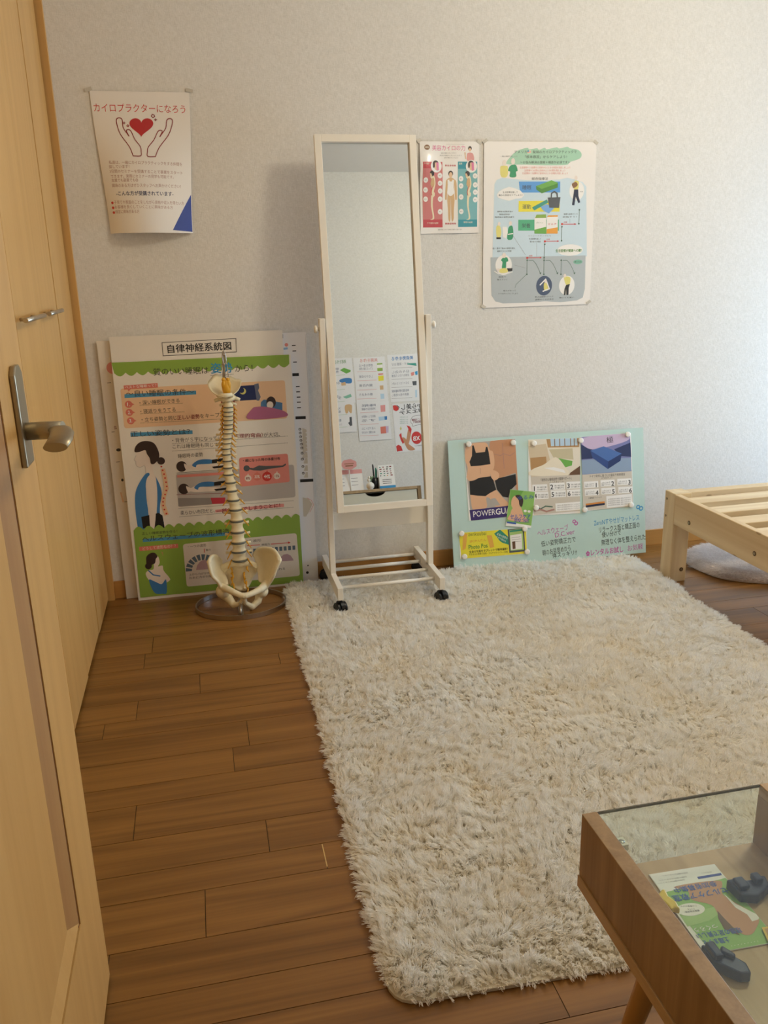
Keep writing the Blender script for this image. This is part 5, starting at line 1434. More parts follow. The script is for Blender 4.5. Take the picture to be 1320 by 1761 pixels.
def blob_outline(n=40):
    # wavy outline of the soft mat
    pts = []
    ctr = [(1.768, 2.70), (1.775, 2.60), (1.80, 2.53), (1.86, 2.475), (1.95, 2.435), (2.02, 2.44), (2.10, 2.40), (2.25, 2.33), (2.45, 2.32), (2.60, 2.36), (2.66, 2.55), (2.60, 2.74), (2.40, 2.82), (2.15, 2.84), (1.95, 2.835), (1.82, 2.79)]
    m = len(ctr)
    for i in range(m):
        p0, p1, p2, p3 = [Vector(ctr[(i + q - 1) % m]) for q in range(4)]
        for j in range(4):
            t = j / 4; pts.append(.5 * ((2 * p1) + (-p0 + p2) * t + (2 * p0 - 5 * p1 + 4 * p2 - p3) * t * t + (-p0 + 3 * p1 - 3 * p2 + p3) * t ** 3))
    return pts
BO = blob_outline(); cen = Vector((2.18, 2.58))
M = MB(); rows = []
for f, z in ((1.0, .002), (1.0, .010), (.985, .022), (.95, .032), (.85, .038), (.6, .040), (.3, .040), (.02, .040)):
    rows.append([(cen.x + (p.x - cen.x) * f, cen.y + (p.y - cen.y) * f, z) for p in BO + [BO[0]]])
M.grid(rows); mb_ = M.build('cushioned_base', mat('grey_pink_mat_cloth', '#d8cfcc', .95, noise=.15), mat2)
def fur_on(points, seed, n, length, parent, rad, m):
    r = np.random.default_rng(seed); nb = len(BO); idx = r.integers(0, nb, n); f = np.sqrt(r.random(n)) * 1.0; t = r.random(n)
    bx = np.array([p.x for p in BO]); by = np.array([p.y for p in BO]); j = (idx + 1) % nb
    ex = bx[idx] * (1 - t) + bx[j] * t; ey = by[idx] * (1 - t) + by[j] * t
    x = cen.x + (ex - cen.x) * f; y = cen.y + (ey - cen.y) * f; z = .040 * (1 - np.clip((f - .85) / .15, 0, 1) ** 2 * .75)
    d = np.stack([(ex - cen.x), (ey - cen.y)], 1); d /= np.linalg.norm(d, axis=1)[:, None]
    out = np.clip((f - .8) / .2, 0, 1)[:, None] * d * .8 + r.normal(0, .5, (n, 2))
    K = 4; pts = np.zeros((n, K, 3)); L = length * (.7 + .6 * r.random(n))
    for k in range(K):
        s = k / (K - 1); pts[:, k, 0] = x + out[:, 0] * L * s ** 1.4; pts[:, k, 1] = y + out[:, 1] * L * s ** 1.4; pts[:, k, 2] = z - .003 + L * s * .5 - L * .2 * s * s
    pts[:, :, 2] = pts[:, :, 2].clip(.002); pts -= np.array(WLOC(parent))
    cu = bpy.data.hair_curves.new('fur'); cu.add_curves([K] * n); cu.position_data.foreach_set('vector', pts.astype(np.float32).ravel())
    rd = cu.attributes.get('radius') or cu.attributes.new('radius', 'FLOAT', 'POINT'); rd.data.foreach_set('value', np.tile(np.array([1, .9, .7, .3]) * rad, n).astype(np.float32))
    ta = cu.attributes.new('tone', 'FLOAT', 'CURVE'); ta.data.foreach_set('value', np.clip(r.normal(.6, .25, n), 0, 1).astype(np.float32))
    cu.materials.append(m); o = bpy.data.objects.new('fur', cu); COL.objects.link(o); o.parent = parent; o['kind'] = 'stuff'
fur_on(BO, 5, 110000, .016, mat2, .0006, PILE2)

# ------------------------------------------------------------------ boards leaning on the back wall, left
def board(name, key, x0, x1, z1, yf, th, label, base, step=.00022, lean=.004):
    w = x1 - x0
    f0 = lambda u, v, hh: Vector((x0 + u * .001, yf + lean * (1 - v * .001 / z1) - hh, z1 - v * .001))
    o = make_sheet(name, key, base, f0, th, None, (x0 + w / 2, yf, 0), False, None, True, step, (0, 0, w * 1000, z1 * 1000))
    tag(o, label, 'poster board', 'poster boards leaning on the wall'); return o
board('poster_board', 'B', -.325, .262, .914, 2.9455, .004, 'white board rearmost of the leaning stack, only its left edge showing', FOAM, lean=.005)
board('poster_board', 'D', -.222, .372, .917, 2.9375, .004, 'white spine nerve chart board showing at the right edge of the stack', GREYWHITE, lean=.006)
board('poster_board', 'C', -.282, .289, .927, 2.929, .005, 'white board whose boxed black title rises above the green board', FOAM, lean=.006)
board('poster_board', 'A', -.282, .312, .845, 2.914, .009, 'large green and white sleep posture board in front of the stack', FOAM, lean=.006)

# ------------------------------------------------------------------ posters taped on the back wall
def tapes(parent, spots):
    for p, (a, b), ang in spots:
        ca, sa = math.cos(ang), math.sin(ang); p = Vector(p)
        M = MB(); M.obox(p - Vector((ca * a / 2 - sa * b / 2, 0, sa * a / 2 + ca * b / 2)), (ca * a, 0, sa * a), (0, -.0006, 0), (-sa * b, 0, ca * b)); M.build('tape', TAPE, parent)
def lmap(u, v, hh):
    s = u / 297; t = v / 420; k = t * t * (3 - 2 * t) * .75 + t * .25
    cx = -.1085 - .004 * t; ch = .300 - .042 * k; bul = .050 * k
    q = (2 * s - 1)
    x = cx + ch / 2 * q
    y = YB - .0035 - bul * (1 - q * q) * (1 - .25 * q) - .004 * k
    nx = -(bul * (-2 * q)) / (ch / 2)
    n = Vector((nx * -1.0, -1, 0)).normalized()
    return Vector((x, y, 1.67 - v * .001 - .0015 * q * t)) + n * hh
lp = make_sheet('wall_poster', 'L', mat('laminated_white_poster', '#f3eee8', .4, coat=.75, coat_rough=.14, noise=.01), lmap, .0004, None, (-.1085, YB - .003, 1.46), True, (18, 22), False, .0002)
tag(lp, 'white curling poster with a red heart held by two hands, left of the mirror', 'poster', 'posters on the back wall')
tapes(lp, [((-.262, YB - .0036, 1.674), (.022, .010), .3), ((.043, YB - .0036, 1.676), (.022, .010), -.2)])
def smap(u, v, hh):
    x, z = .791 + u * .001, 1.532 - v * .001
    b = .0102 * math.exp(-(((u - 24) / 34) ** 2 + ((v - 84) / 40) ** 2)) + .0012 * math.sin(u / 21 + v / 33)
    return Vector((x, YB - .0045 - b - hh, z))
sp = make_sheet('wall_poster', 'S', MATS['laminated_white_poster'], smap, .0004, None, (.897, YB - .003, 1.384), True, (22, 30), True, .0002)
tag(sp, 'small red and teal body posture poster beside the mirror', 'poster', 'posters on the back wall')
tapes(sp, [((.790, YB - .0042, 1.534), (.014, .012), .5), ((1.003, YB - .0042, 1.532), (.016, .012), -.5)])
def gmap(u, v, hh):
    x, z = 1.0205 + u * .001, 1.533 - v * .001
    return Vector((x, YB - .0035 - .00025 * (1 + math.sin(u / 40 + v / 90)) - hh, z))
gp = make_sheet('wall_poster', 'G', MATS['laminated_white_poster'], gmap, .0004, None, (1.23, YB - .003, 1.25), True, (10, 12), True, .0002)
tag(gp, 'largest wall poster, pale blue and grey staircase infographic', 'poster', 'posters on the back wall')
tapes(gp, [((1.024, YB - .0044, 1.534), (.018, .010), .6), ((1.436, YB - .0044, 1.532), (.018, .010), -.6), ((1.023, YB - .0044, .981), (.018, .010), -.6), ((1.434, YB - .0044, .983), (.018, .010), .6)])

# ------------------------------------------------------------------ standing mirror on casters
MX, MY = .577, 2.746
sm = thing('standing_mirror', (MX, MY, 0), 'white wooden full-length standing mirror on black casters on the rug', 'mirror')
tl = math.radians(8.0)
ux = Vector((1, 0, 0)); uz = Vector((0, math.sin(tl), math.cos(tl))); un = Vector((0, -math.cos(tl), math.sin(tl)))
MCN = Vector((MX, MY, .934)); FW, FH, FT, FD = .330, 1.205, .0225, .020
def fbox(M, x0, z0, x1, z1, n0, n1, m=0): M.obox(MCN + ux * x0 + uz * z0 + un * n1, ux * (x1 - x0), un * (n0 - n1), uz * (z1 - z0), m)
M = MB(); a, b = FW / 2, FH / 2
fbox(M, -a, -b, -a + FT, b, -FD / 2, FD / 2); fbox(M, a - FT, -b, a, b, -FD / 2, FD / 2)
fbox(M, -a + FT, b - FT, a - FT, b, -FD / 2, FD / 2); fbox(M, -a + FT, -b, a - FT, -b + FT, -FD / 2, FD / 2); fbox(M, -a + .004, -b + .004, a - .004, b - .004, -FD / 2 - .002, -FD / 2)
mf = M.build('mirror_frame', WHITEP, sm, bevel=.0015, weld=False)
M = MB(); fbox(M, -a + FT - .002, -b + FT - .002, a - FT + .002, b - FT + .002, -FD / 2 + .001, -FD / 2 + .006); M.build('mirror_glass', MIRROR, mf)
for s in (-1, 1):
    M = MB(); xc = MX + s * .1775; M.box((xc - .0095, MY - .014, .09), (xc + .0095, MY + .016, .972)); M.build('post', WHITEP, sm, bevel=.0015)
    M = MB(); xk = xc + s * .0095; M.lathe([(.006, 0), (.006, .006), (.012, .007), (.013, .012), (.011, .016), (.0, .017)], (0, 0, 0), 18, axis='x'); 
    M.v = [(xk + s * p[0], MY + p[1], .938 + p[2]) for p in M.v]; kb = M.build('tilt_knob', WHITEP, sm)
    M = MB(); M.box((xc - .0095, 2.585, .053), (xc + .0095, 2.944, .097)); M.build('base_rail', WHITEP, sm, bevel=.0015)
for y in (2.655, 2.748, 2.842, 2.926):
    M = MB(); M.tube([(MX - .169, y, .071), (MX + .169, y, .071)], .0065, 14); M.build('crossbar', WHITEP, sm)
M = MB(); M.box((MX - .168, MY + .004, .250), (MX + .168, MY + .016, .312)); M.build('cross_panel', WHITEP, sm, bevel=.001)
for sx in (-1, 1):
    for yc, rot in ((2.600, .35), (2.928, 1.0)):
        xc = MX + sx * .1775
        M = MB()
        M.tube([(xc, yc, .053), (xc, yc, .040)], .0055, 10)
        dv = Vector((math.sin(rot) * 1.0, -math.cos(rot), 0)); sv = Vector((dv.y, -dv.x, 0))
        hood = []
        for q in (-.013, .013):
            hood = [Vector((xc, yc, .028)) + dv * (.021 * math.cos(t)) + Vector((0, 0, .0195 * math.sin(t))) for t in [PI * i / 10 - .35 + .07 * i for i in range(11)]]
        M.prism([p - sv * .006 for p in hood], sv * .012)
        cs = M.build('caster', BLACKP, sm)
        for q in (-1, 1):
            M = MB(); c = Vector((xc, yc, .0225)) + sv * (q * .0125)
            M.tube([c - sv * .0055, c + sv * .0055], .0195, 20); M.build('wheel', BLACKP, cs, bevel=.002)

# ------------------------------------------------------------------ spine model on its ring stand
SP = thing('spine_model', (.075, 2.755, 0), 'ivory plastic spine and pelvis model hanging on a steel ring stand', 'anatomical model')
O = Vector((.075, 2.755, 0))
DK = [(.0822,.7004),(.0812,.6862),(.0801,.6719),(.079,.6576),(.0778,.6423),(.0767,.6277),(.0746,.6124),(.0701,.5954),(.068,.579),(.0656,.5605),(.0641,.541),(.0652,.5184),(.0653,.4947),(.0655,.4717),(.0708,.4449),(.071,.4173),(.0752,.3857),(.0798,.3531),(.0808,.3137),(.0809,.2755),(.0812,.2391),(.0806,.2043),(.0808,.1691)]
def ysp(z): # gentle S curve in depth
    pts = [(.15, .012), (.24, -.008), (.34, -.002), (.50, .018), (.62, .010), (.70, -.006), (.80, -.004)]
    for (a, p), (b, q) in zip(pts[:-1], pts[1:]):
        if z <= b: t = max(0, (z - a) / (b - a)); t = t * t * (3 - 2 * t); return p + (q - p) * t
    return pts[-1][1]
def rsp(i): return float(np.interp(i, [0, 6, 10, 12, 15, 17, 20, 22], [.0160, .0155, .0150, .0160, .0195, .0215, .0250, .0262]))
def pt(x, z, dy=0.0): return Vector((x, 2.755 + ysp(z) + dy, z))
nd = len(DK)
for i in range(nd):
    x, z = DK[i]; r = rsp(i); hgt = float(np.interp(i, [0, 8, 14, 22], [.0035, .004, .0062, .0085]))
    tilt = .06 if i > 14 else .0
    M = MB(); c = pt(x, z); M.lathe([(r * .9, -hgt / 2), (r * .985, -hgt * .3), (r, 0), (r * .985, hgt * .3), (r * .9, hgt / 2)], c, 24, sy=.8); M.build('disc', DISC, SP)
    if i < nd - 1:
        x2, z2 = DK[i + 1]; h2 = float(np.interp(i + 1, [0, 8, 14, 22], [.0035, .004, .0062, .0085]))
        zt, zb = z - hgt / 2, z2 + h2 / 2; ra, rb = rsp(i), rsp(i + 1); hh = zt - zb; wst = float(np.interp(i, [0, 10, 16, 22], [.90, .84, .80, .80]))
        M = MB(); N = 9; n = 24; vs = []; fs = []
        for k in range(N):
            t = k / (N - 1); rr = (rb + (ra - rb) * t) * (1 - (1 - wst) * math.sin(PI * t) ** .8); zz = zb + hh * t; cc = pt(x2 + (x - x2) * t, zz)
            for q in range(n):
                an = 2 * PI * q / n; vs.append((cc.x + rr * math.cos(an), cc.y + rr * .8 * math.sin(an), zz))
        for k in range(N - 1):
            for q in range(n): fs.append((k * n + q, k * n + (q + 1) % n, (k + 1) * n + (q + 1) % n, (k + 1) * n + q))
        M.add(vs, fs, 0, True); M.add(vs[:n], [tuple(range(n))[::-1]]); M.add(vs[-n:], [tuple(range(n))])
        cx, zm = (x + x2) / 2, (zt + zb) / 2; back = ra * .8
        c0 = pt(cx, zm); tp = float(np.interp(i, [0, 4, 6, 16, 17, 21], [.022, .023, .036, .030, .040, .044])); sz = float(np.interp(i, [0, 22], [.0042, .0062]))
        # arch, transverse processes, spinous process
        for s in (-1, 1):
            M.tube([c0 + Vector((s * ra * .5, back * .6, hh * .2)), c0 + Vector((s * ra * .62, back + .007, hh * .15)), c0 + Vector((s * ra * .35, back + .017, 0)), c0 + Vector((0, back + .020, -.001))], [sz, sz * .9, sz * .9, sz * .8], 8)
            M.tube([c0 + Vector((s * ra * .6, back + .004, hh * .1)), c0 + Vector((s * (tp * .75), back + .012, hh * .1)), c0 + Vector((s * tp, back + .014, hh * .12))], [sz * .8, sz * .7, sz * .85], 8)
        M.tube([c0 + Vector((0, back + .018, 0)), c0 + Vector((0, back + .030, -hh * .3)), c0 + Vector((0, back + .042, -hh * (.9 if i < 17 else .3)))], [sz, sz * .85, sz * .8], 8)
        M.build('vertebra', BONE, SP)
    # nerve roots leaving beside each disc
    zz = z - .001
    for s in (-1, 1):
        ln = float(np.interp(i, [0, 6, 14, 22], [.011, .013, .017, .016])); dn = float(np.interp(i, [0, 8, 14, 22], [.012, .014, .012, .026]))
        base = pt(x, zz); M = MB()
        M.tube([base + Vector((s * r * .75, r * .55, .003)), base + Vector((s * (r + .001), r * .25, .001)), base + Vector((s * (r + ln * .5), r * .05, -dn * .45)), base + Vector((s * (r + ln), -.002, -dn))], [.0022, .0027, .0021, .0016], 8)
        M.build('nerve_root', NERVE, SP)
for s in (-1, 1):   # arteries climbing beside the neck
    M = MB(); pts = []
    for i in range(12):
        z = .615 + .105 * i / 11; xx = float(np.interp(z, [.6, .7], [.0745, .082])); pts.append(pt(xx + s * (.0190 + .0012 * math.sin(i * 1.9)), z, .009))
    M.tube(pts, .0020, 8); M.build('artery', ARTERY, SP)
M = MB()            # spinal cord ribbon seen between the arches
M.tube([pt(float(np.interp(z, [.17, .3, .4, .5, .6, .75], [.081, .081, .073, .0655, .073, .0815])), z, .030) for z in np.linspace(.17, .76, 30)], .0045, 8); M.build('spinal_cord', NERVE, SP)
# top two neck bones
M = MB(); c = Vector((.082, 2.750, .7105))
M.lathe([(.0150, -.0085), (.0165, -.006), (.0135, .001), (.0115, .006), (.008, .010), (.0, .012)], c, 24, sy=.8)
for s in (-1, 1):
    M.tube([c + Vector((s * .010, .006, .002)), c + Vector((s * .021, .010, -.001)), c + Vector((s * .026, .012, -.005))], [.006, .0048, .004], 8)
    M.tube([c + Vector((s * .011, .008, 0)), c + Vector((s * .012, .020, 0)), c + Vector((0, .030, -.002))], .005, 8)
M.build('vertebra', BONE, SP)
M = MB(); c = Vector((.080, 2.752, .7285))
ring = [c + Vector((.0225 * math.cos(t), .018 * math.sin(t) + .006, .003 * math.cos(2 * t))) for t in [2 * PI * k / 24 for k in range(25)]]
M.tube(ring, .0068, 10, caps=False)
for s in (-1, 1):
    M.tube([c + Vector((s * .016, .004, .001)), c + Vector((s * .031, .004, -.002)), c + Vector((s * .041, .004, -.006))], [.0085, .0062, .0052], 10)
    M.ball(c + Vector((s * .013, -.001, .006)), .0085, sc=(1.2, 1, .7))
M.build('vertebra', BONE, SP)
# piece of skull base: a shallow bowl open to the front
M = MB(); c = Vector((.0745, 2.758, .742)); rows = []; rows2 = []
for i in range(9):
    p = .12 + .88 * i / 8; row = []; row2 = []
    for k in range(41):
        th = 2 * PI * k / 40; q = p * (1 + .05 * math.sin(3 * th + 1) + .03 * math.sin(7 * th))
        x = .053 * q * math.cos(th); y = .046 * q * math.sin(th)
        z = .030 * q * q + .012 * q * math.sin(th) + (.016 * q * q * max(0, math.sin(th))) - (.018 * q * q * max(0, -math.sin(th)) ** 2)
        row.append(c + Vector((x, y, z))); row2.append(c + Vector((x * .97, y * .97, z - .0042)))
    rows.append(row); rows2.append(row2)
M.grid(rows); M.grid([r[::-1] for r in rows2]); M.grid([rows[-1], rows2[-1]]); M.grid([rows2[0], rows[0]])
M.tube([c + Vector((-.022, -.036, .004)), c + Vector((0, -.042, .001)), c + Vector((.022, -.038, .004))], [.005, .008, .005], 10)
for s in (-1, 1): M.ball(c + Vector((s * .017, -.012, -.002)), .010, sc=(1.1, 1.3, .8))
M.build('skull_base', BONE, SP)
M = MB(); c = Vector((.080, 2.742, .745))
M.tube([c + Vector((0, .004, -.006)), c + Vector((0, 0, .008)), c + Vector((0, 0, .026)), c + Vector((0, .002, .044))], [.008, .0125, .0145, .011], 16)
for s in (-1, 1): M.ball(c + Vector((s * .0075, -.006, .030)), .0085, sc=(.9, .8, 1.7)); M.ball(c + Vector((s * .007, -.003, .047)), .0065)
M.build('brain_stem', NERVE, SP)
# sacrum, hips
HL=[[(-0.0577,0.045,0.1611),(-0.0682,0.03,0.1796),(-0.0791,0.005,0.1945),(-0.0905,-0.025,0.2004),(-0.0985,-0.05,0.1937)],[(-0.0529,0.04,0.1416),(-0.0648,0.035,0.1556),(-0.077,0.015,0.1692),(-0.0886,-0.02,0.177),(-0.097,-0.055,0.174)],[(-0.0472,0.035,0.1178),(-0.0596,0.03,0.1264),(-0.0708,0.015,0.1357),(-0.0827,-0.015,0.1395),(-0.0908,-0.055,0.1439)],[(-0.0416,0.025,0.0958),(-0.0516,0.02,0.1015),(-0.0618,0.01,0.1063),(-0.0699,-0.015,0.1108),(-0.0741,-0.045,0.1169)],[(-0.0382,0.01,0.0816),(-0.046,0.01,0.0797),(-0.0539,0.005,0.0796),(-0.0617,-0.01,0.0834),(-0.0657,-0.035,0.0919)]]
HR=[[(0.0552,0.045,0.1677),(0.0718,0.035,0.1929),(0.0967,0.015,0.2017),(0.1245,-0.02,0.2017),(0.1401,-0.055,0.1779)],[(0.06,0.04,0.1467),(0.0754,0.045,0.1574),(0.098,0.03,0.1629),(0.1179,-0.01,0.1635),(0.1243,-0.055,0.1484)],[(0.0632,0.035,0.123),(0.0751,0.035,0.1246),(0.0899,0.025,0.1238),(0.103,-0.005,0.1247),(0.1127,-0.05,0.1179)],[(0.0649,0.025,0.1013),(0.0736,0.02,0.0994),(0.0832,0.01,0.0992),(0.0932,-0.01,0.0998),(0.102,-0.04,0.0961)],[(0.064,0.01,0.0845),(0.0698,0.005,0.0801),(0.0784,0.0,0.0783),(0.0849,-0.015,0.0776),(0.0898,-0.035,0.079)]]
TL=[[(-0.0618,-0.02,0.0871,0.015),(-0.0427,-0.055,0.0901,0.012),(-0.024,-0.075,0.0848,0.011),(-0.0027,-0.085,0.0755,0.01),(0.0071,-0.087,0.0738,0.011)],[(-0.0586,-0.01,0.0581,0.018),(-0.04,-0.02,0.0405,0.015),(-0.0267,-0.035,0.0228,0.012),(-0.0067,-0.055,0.0327,0.008),(0.0055,-0.075,0.0598,0.008)],[(-0.0604,-0.02,0.0719,0.024),(-0.06,-0.02,0.0715,0.024)]]
TR=[[(0.0859,-0.02,0.0794,0.015),(0.0651,-0.055,0.0783,0.012),(0.0435,-0.07,0.0754,0.0105),(0.0249,-0.083,0.0743,0.01),(0.012,-0.087,0.0733,0.011)],[(0.0637,-0.015,0.0493,0.016),(0.056,-0.025,0.0233,0.013),(0.0335,-0.04,0.0109,0.012),(0.0114,-0.065,0.0387,0.008),(0.008,-0.08,0.0642,0.008)],[(0.0729,-0.02,0.0572,0.022),(0.0731,-0.02,0.0569,0.022)]]
SA=[[(-0.0494,0.035,0.1402),(-0.0244,0.02,0.1566),(0.0047,0.01,0.1585),(0.0331,0.02,0.1535),(0.0601,0.035,0.1345)],[(-0.0433,0.045,0.1138),(-0.0238,0.035,0.1209),(0.0028,0.025,0.1217),(0.0316,0.035,0.1179),(0.0594,0.045,0.1143)],[(-0.0362,0.045,0.0879),(-0.0209,0.04,0.0881),(0.0009,0.035,0.0876),(0.023,0.04,0.0834),(0.0421,0.045,0.0908)],[(-0.025,0.045,0.0642),(-0.0149,0.04,0.0636),(0.0005,0.04,0.0605),(0.0136,0.04,0.0605),(0.0272,0.045,0.0642)],[(-0.0111,0.03,0.0515),(-0.0061,0.028,0.0503),(0.0015,0.025,0.0492),(0.0068,0.028,0.0489),(0.0123,0.03,0.0517)]]
FO=[(-0.0243,0.024,0.1387),(-0.0221,0.024,0.1164),(-0.0261,0.024,0.0973),(-0.0214,0.024,0.0731),(0.03,0.024,0.1414),(0.0178,0.024,0.115),(0.0177,0.024,0.0955),(0.023,0.024,0.0781),(0.0265,0.024,0.0539)]
def densify(rows, a, b):
    """smooth a coarse control grid"""
    A = np.array(rows); R, C = A.shape[:2]
    def interp(A, n):
        t = np.linspace(0, A.shape[0] - 1, n); out = []
        for q in t:
            i = min(int(q), A.shape[0] - 2); f = q - i
            p0, p1, p2, p3 = A[max(i - 1, 0)], A[i], A[i + 1], A[min(i + 2, A.shape[0] - 1)]
            out.append(.5 * (2 * p1 + (p2 - p0) * f + (2 * p0 - 5 * p1 + 4 * p2 - p3) * f * f + (3 * p1 - p0 - 3 * p2 + p3) * f ** 3))
        return np.array(out)
    A = interp(A, a); A = interp(A.transpose(1, 0, 2), b).transpose(1, 0, 2)
    return A
def bone(name, sheets, tubes, thick, voxel=.0022):
    M = MB()
    for rows in sheets:
        A = densify(rows, 18, 18); du = np.gradient(A, axis=0); dv = np.gradient(A, axis=1); N = np.cross(du, dv); N /= np.linalg.norm(N, axis=2)[:, :, None] + 1e-9
        rim = np.ones(A.shape[:2]); 
        tk = thick * np.ones(A.shape[:2]); tk[:2] *= 1.5; tk[:, :1] *= 1.2; tk[:, -2:] *= 1.5
        F, B = A + N * tk[:, :, None] / 2, A - N * tk[:, :, None] / 2
        F = F + np.array(O); B = B + np.array(O)
        M.grid(F.tolist()); M.grid(B[:, ::-1].tolist())
        M.grid([F[0].tolist(), B[0].tolist()]); M.grid([B[-1].tolist(), F[-1].tolist()]); M.grid([B[:, 0].tolist(), F[:, 0].tolist()]); M.grid([F[:, -1].tolist(), B[:, -1].tolist()])
        for e in (F[0] * .5 + B[0] * .5, F[:, -1] * .5 + B[:, -1] * .5): M.tube(e.tolist(), thick * .72, 10)
    for tb in tubes:
        if len(tb) == 2: M.ball(Vector(tb[0][:3]) + O, tb[0][3], n=18)
        else: M.tube([Vector(p[:3]) + O for p in tb], [p[3] for p in tb], 14)
        for p in (tb[0], tb[-1]): M.ball(Vector(p[:3]) + O, p[3] * .98, n=12)
    o = M.build(name, BONE, SP)
    md = o.modifiers.new('fuse', 'REMESH'); md.mode = 'VOXEL'; md.voxel_size = voxel; md.use_smooth_shade = True
    ms = o.modifiers.new('soften', 'SMOOTH'); ms.iterations = 6; ms.factor = .5
    return o
bone('hip_bone', [HL], TL, .0085); bone('hip_bone', [HR], TR, .0085)
for rw_ in SA[:3]: rw_[0] = (rw_[0][0] - .009, rw_[0][1], rw_[0][2])
bone('sacrum', [SA], [[(.004, .012, .1585, .018), (.004, .0125, .1575, .018)], [(-.030, .030, .146, .010), (-.047, .036, .128, .009), (-.046, .041, .112, .008)], [(.038, .028, .146, .010), (.057, .036, .128, .009), (.058, .041, .112, .008)]], .013)
for (x, y, z) in FO:
    M = MB(); b = O + Vector((x, y, z)); s = -1 if x < .003 else 1
    M.tube([b + Vector((0, .004, .004)), b + Vector((0, -.006, 0)), b + Vector((s * -.002, -.012, -.009)), b + Vector((s * .004, -.014, -.019))], [.0036, .0032, .0026, .002], 8); M.build('nerve_root', NERVE, SP)
# stand: flat ring, bar across, rod and hanging hook
M = MB(); RX, RY = .157, .128; ro = []
for k in range(65):
    t = 2 * PI * k / 64; ro.append((math.cos(t), math.sin(t)))
oc = Vector((.075, 2.763, 0))
prof = [(0.0, .001), (0.0, .017), (-.004, .017), (-.004, .001), (0.0, .001)]
M.grid([[(oc.x + (RX + p) * a, oc.y + (RY + p) * b, z) for a, b in ro] for p, z in prof], smooth=False)
M.build('base_ring', STEEL, SP)
M = MB(); M.box((.062, 2.637, .002), (.078, 2.800, .007)); M.build('base_bar', STEEL, SP)
M = MB(); M.tube([(.068, 2.648, .008), (.068, 2.662, .032), (.069, 2.70, .040), (.070, 2.775, .036), (.072, 2.825, .055), (.078, 2.842, .12), (.083, 2.842, .22), (.086, 2.84, .34), (.084, 2.84, .47), (.078, 2.838, .60), (.078, 2.825, .75), (.0795, 2.805, .84), (.080, 2.775, .872), (.080, 2.750, .878), (.080, 2.738, .868)], .0042, 12); M.build('rod', STEEL, SP)
M = MB()
for s in (-1, 1): M.tube([(.0805 + s * .0085, 2.742, .790), (.0802 + s * .0085, 2.742, .838)], .0014, 8)
M.tube([(.0805 - .0085, 2.742, .838), (.0785 - .004, 2.742, .845), (.080, 2.742, .847), (.080 + .004, 2.742, .845), (.0805 + .0085, 2.742, .838)], .0014, 8)
M.tube([(.0805 - .0095, 2.742, .798), (.0805 + .0095, 2.742, .798)], .003, 8)
M.tube([(.080 + .0055 * math.cos(t) * (1.2 - .5 * (math.sin(t) + 1) / 2), 2.740, .861 + .021 * math.sin(t)) for t in [2 * PI * k / 20 for k in range(21)]], .0023, 8, caps=False)
M.build('hanging_hook', STEEL, SP)

# ------------------------------------------------------------------ glass board on the floor with leaflets and magnets
ta = .165; yw = -.03
up = Vector((0, math.sin(ta), math.cos(ta))); gx = Vector((math.cos(yw), math.sin(yw), 0)); gx = (gx - up * gx.dot(up)).normalized()
gn = gx.cross(up); gn = gn if gn.y < 0 else -gn
GO = Vector((.887, 2.872, .010)) + up * .49 - Vector((0, .007, 0))
gbm = flat_map(GO, gx, -up, gn)
gb = make_sheet('glass_board', 'GB', GLASSW, gbm, .006, None, (1.28, 2.88, 0), False, None, False, .0002, (-4, -5, 783, 490))
tag(gb, 'pale mint glass marker board leaning on the wall with handwriting and leaflets', 'board')
def leaflet(name, key, off, label, gloss=True):
    w, h, ops = P[key]; u0, v0, an = UV[key]
    e1 = gx * math.cos(an) - up * math.sin(an); e2 = -gx * math.sin(an) - up * math.cos(an)
    o = GO + gx * u0 - up * v0 + gn * off
    ob = make_sheet(name, key, MATS['printed_white'] if 'printed_white' in MATS else ink('white', False), flat_map(o, e1, e2, gn), .0006, None, tuple(o), False, None, True, .00012)
    tag(ob, label, 'leaflet', 'leaflets on the glass board'); return ob
leaflet('leaflet', 'PG', .0012, 'underwear leaflet with two torsos in black shorts on the glass board')
leaflet('leaflet', 'MS', .0012, 'leaflet with a photographed bed and green mattress on the glass board')
leaflet('leaflet', 'MB', .0018, 'leaflet with a dark blue mattress over a lake on the glass board')
leaflet('leaflet', 'FC', .0042, 'small green card with a smiling face overlapping the underwear leaflet')
leaflet('leaflet', 'YS', .0012, 'yellow horizontal strip with a tablet picture low on the glass board')
ML = ['top left corner of the underwear leaflet', 'top right corner of the underwear leaflet', 'top left corner of the bed leaflet', 'top between the bed and blue mattress leaflets', 'top right corner of the blue mattress leaflet', 'bottom left corner of the bed leaflet', 'bottom between the bed and blue mattress leaflets', 'bottom right corner of the blue mattress leaflet', 'top left corner of the yellow strip', 'top right corner of the yellow strip', 'bottom left corner of the yellow strip', 'bottom right corner of the yellow strip']
proto = None
for i, (u, v) in enumerate(MAG):
    p = GO + gx * (u * .001) - up * (v * .001) + gn * .0032
    if proto is None:
        M = MB(); M.lathe([(.0098, 0), (.0105, .001), (.0105, .0055), (.0095, .0075), (.006, .008), (.0, .008)], (0, 0, 0), 24); proto = M.build('round_magnet', MAGNET); ob = proto
        ob.rotation_euler = gn.to_track_quat('Z', 'Y').to_euler()
    else: ob = proto.copy(); COL.objects.link(ob)
    ob.location = p; tag(ob, 'round white magnet at the ' + ML[i], 'magnet', 'white magnets on the glass board')

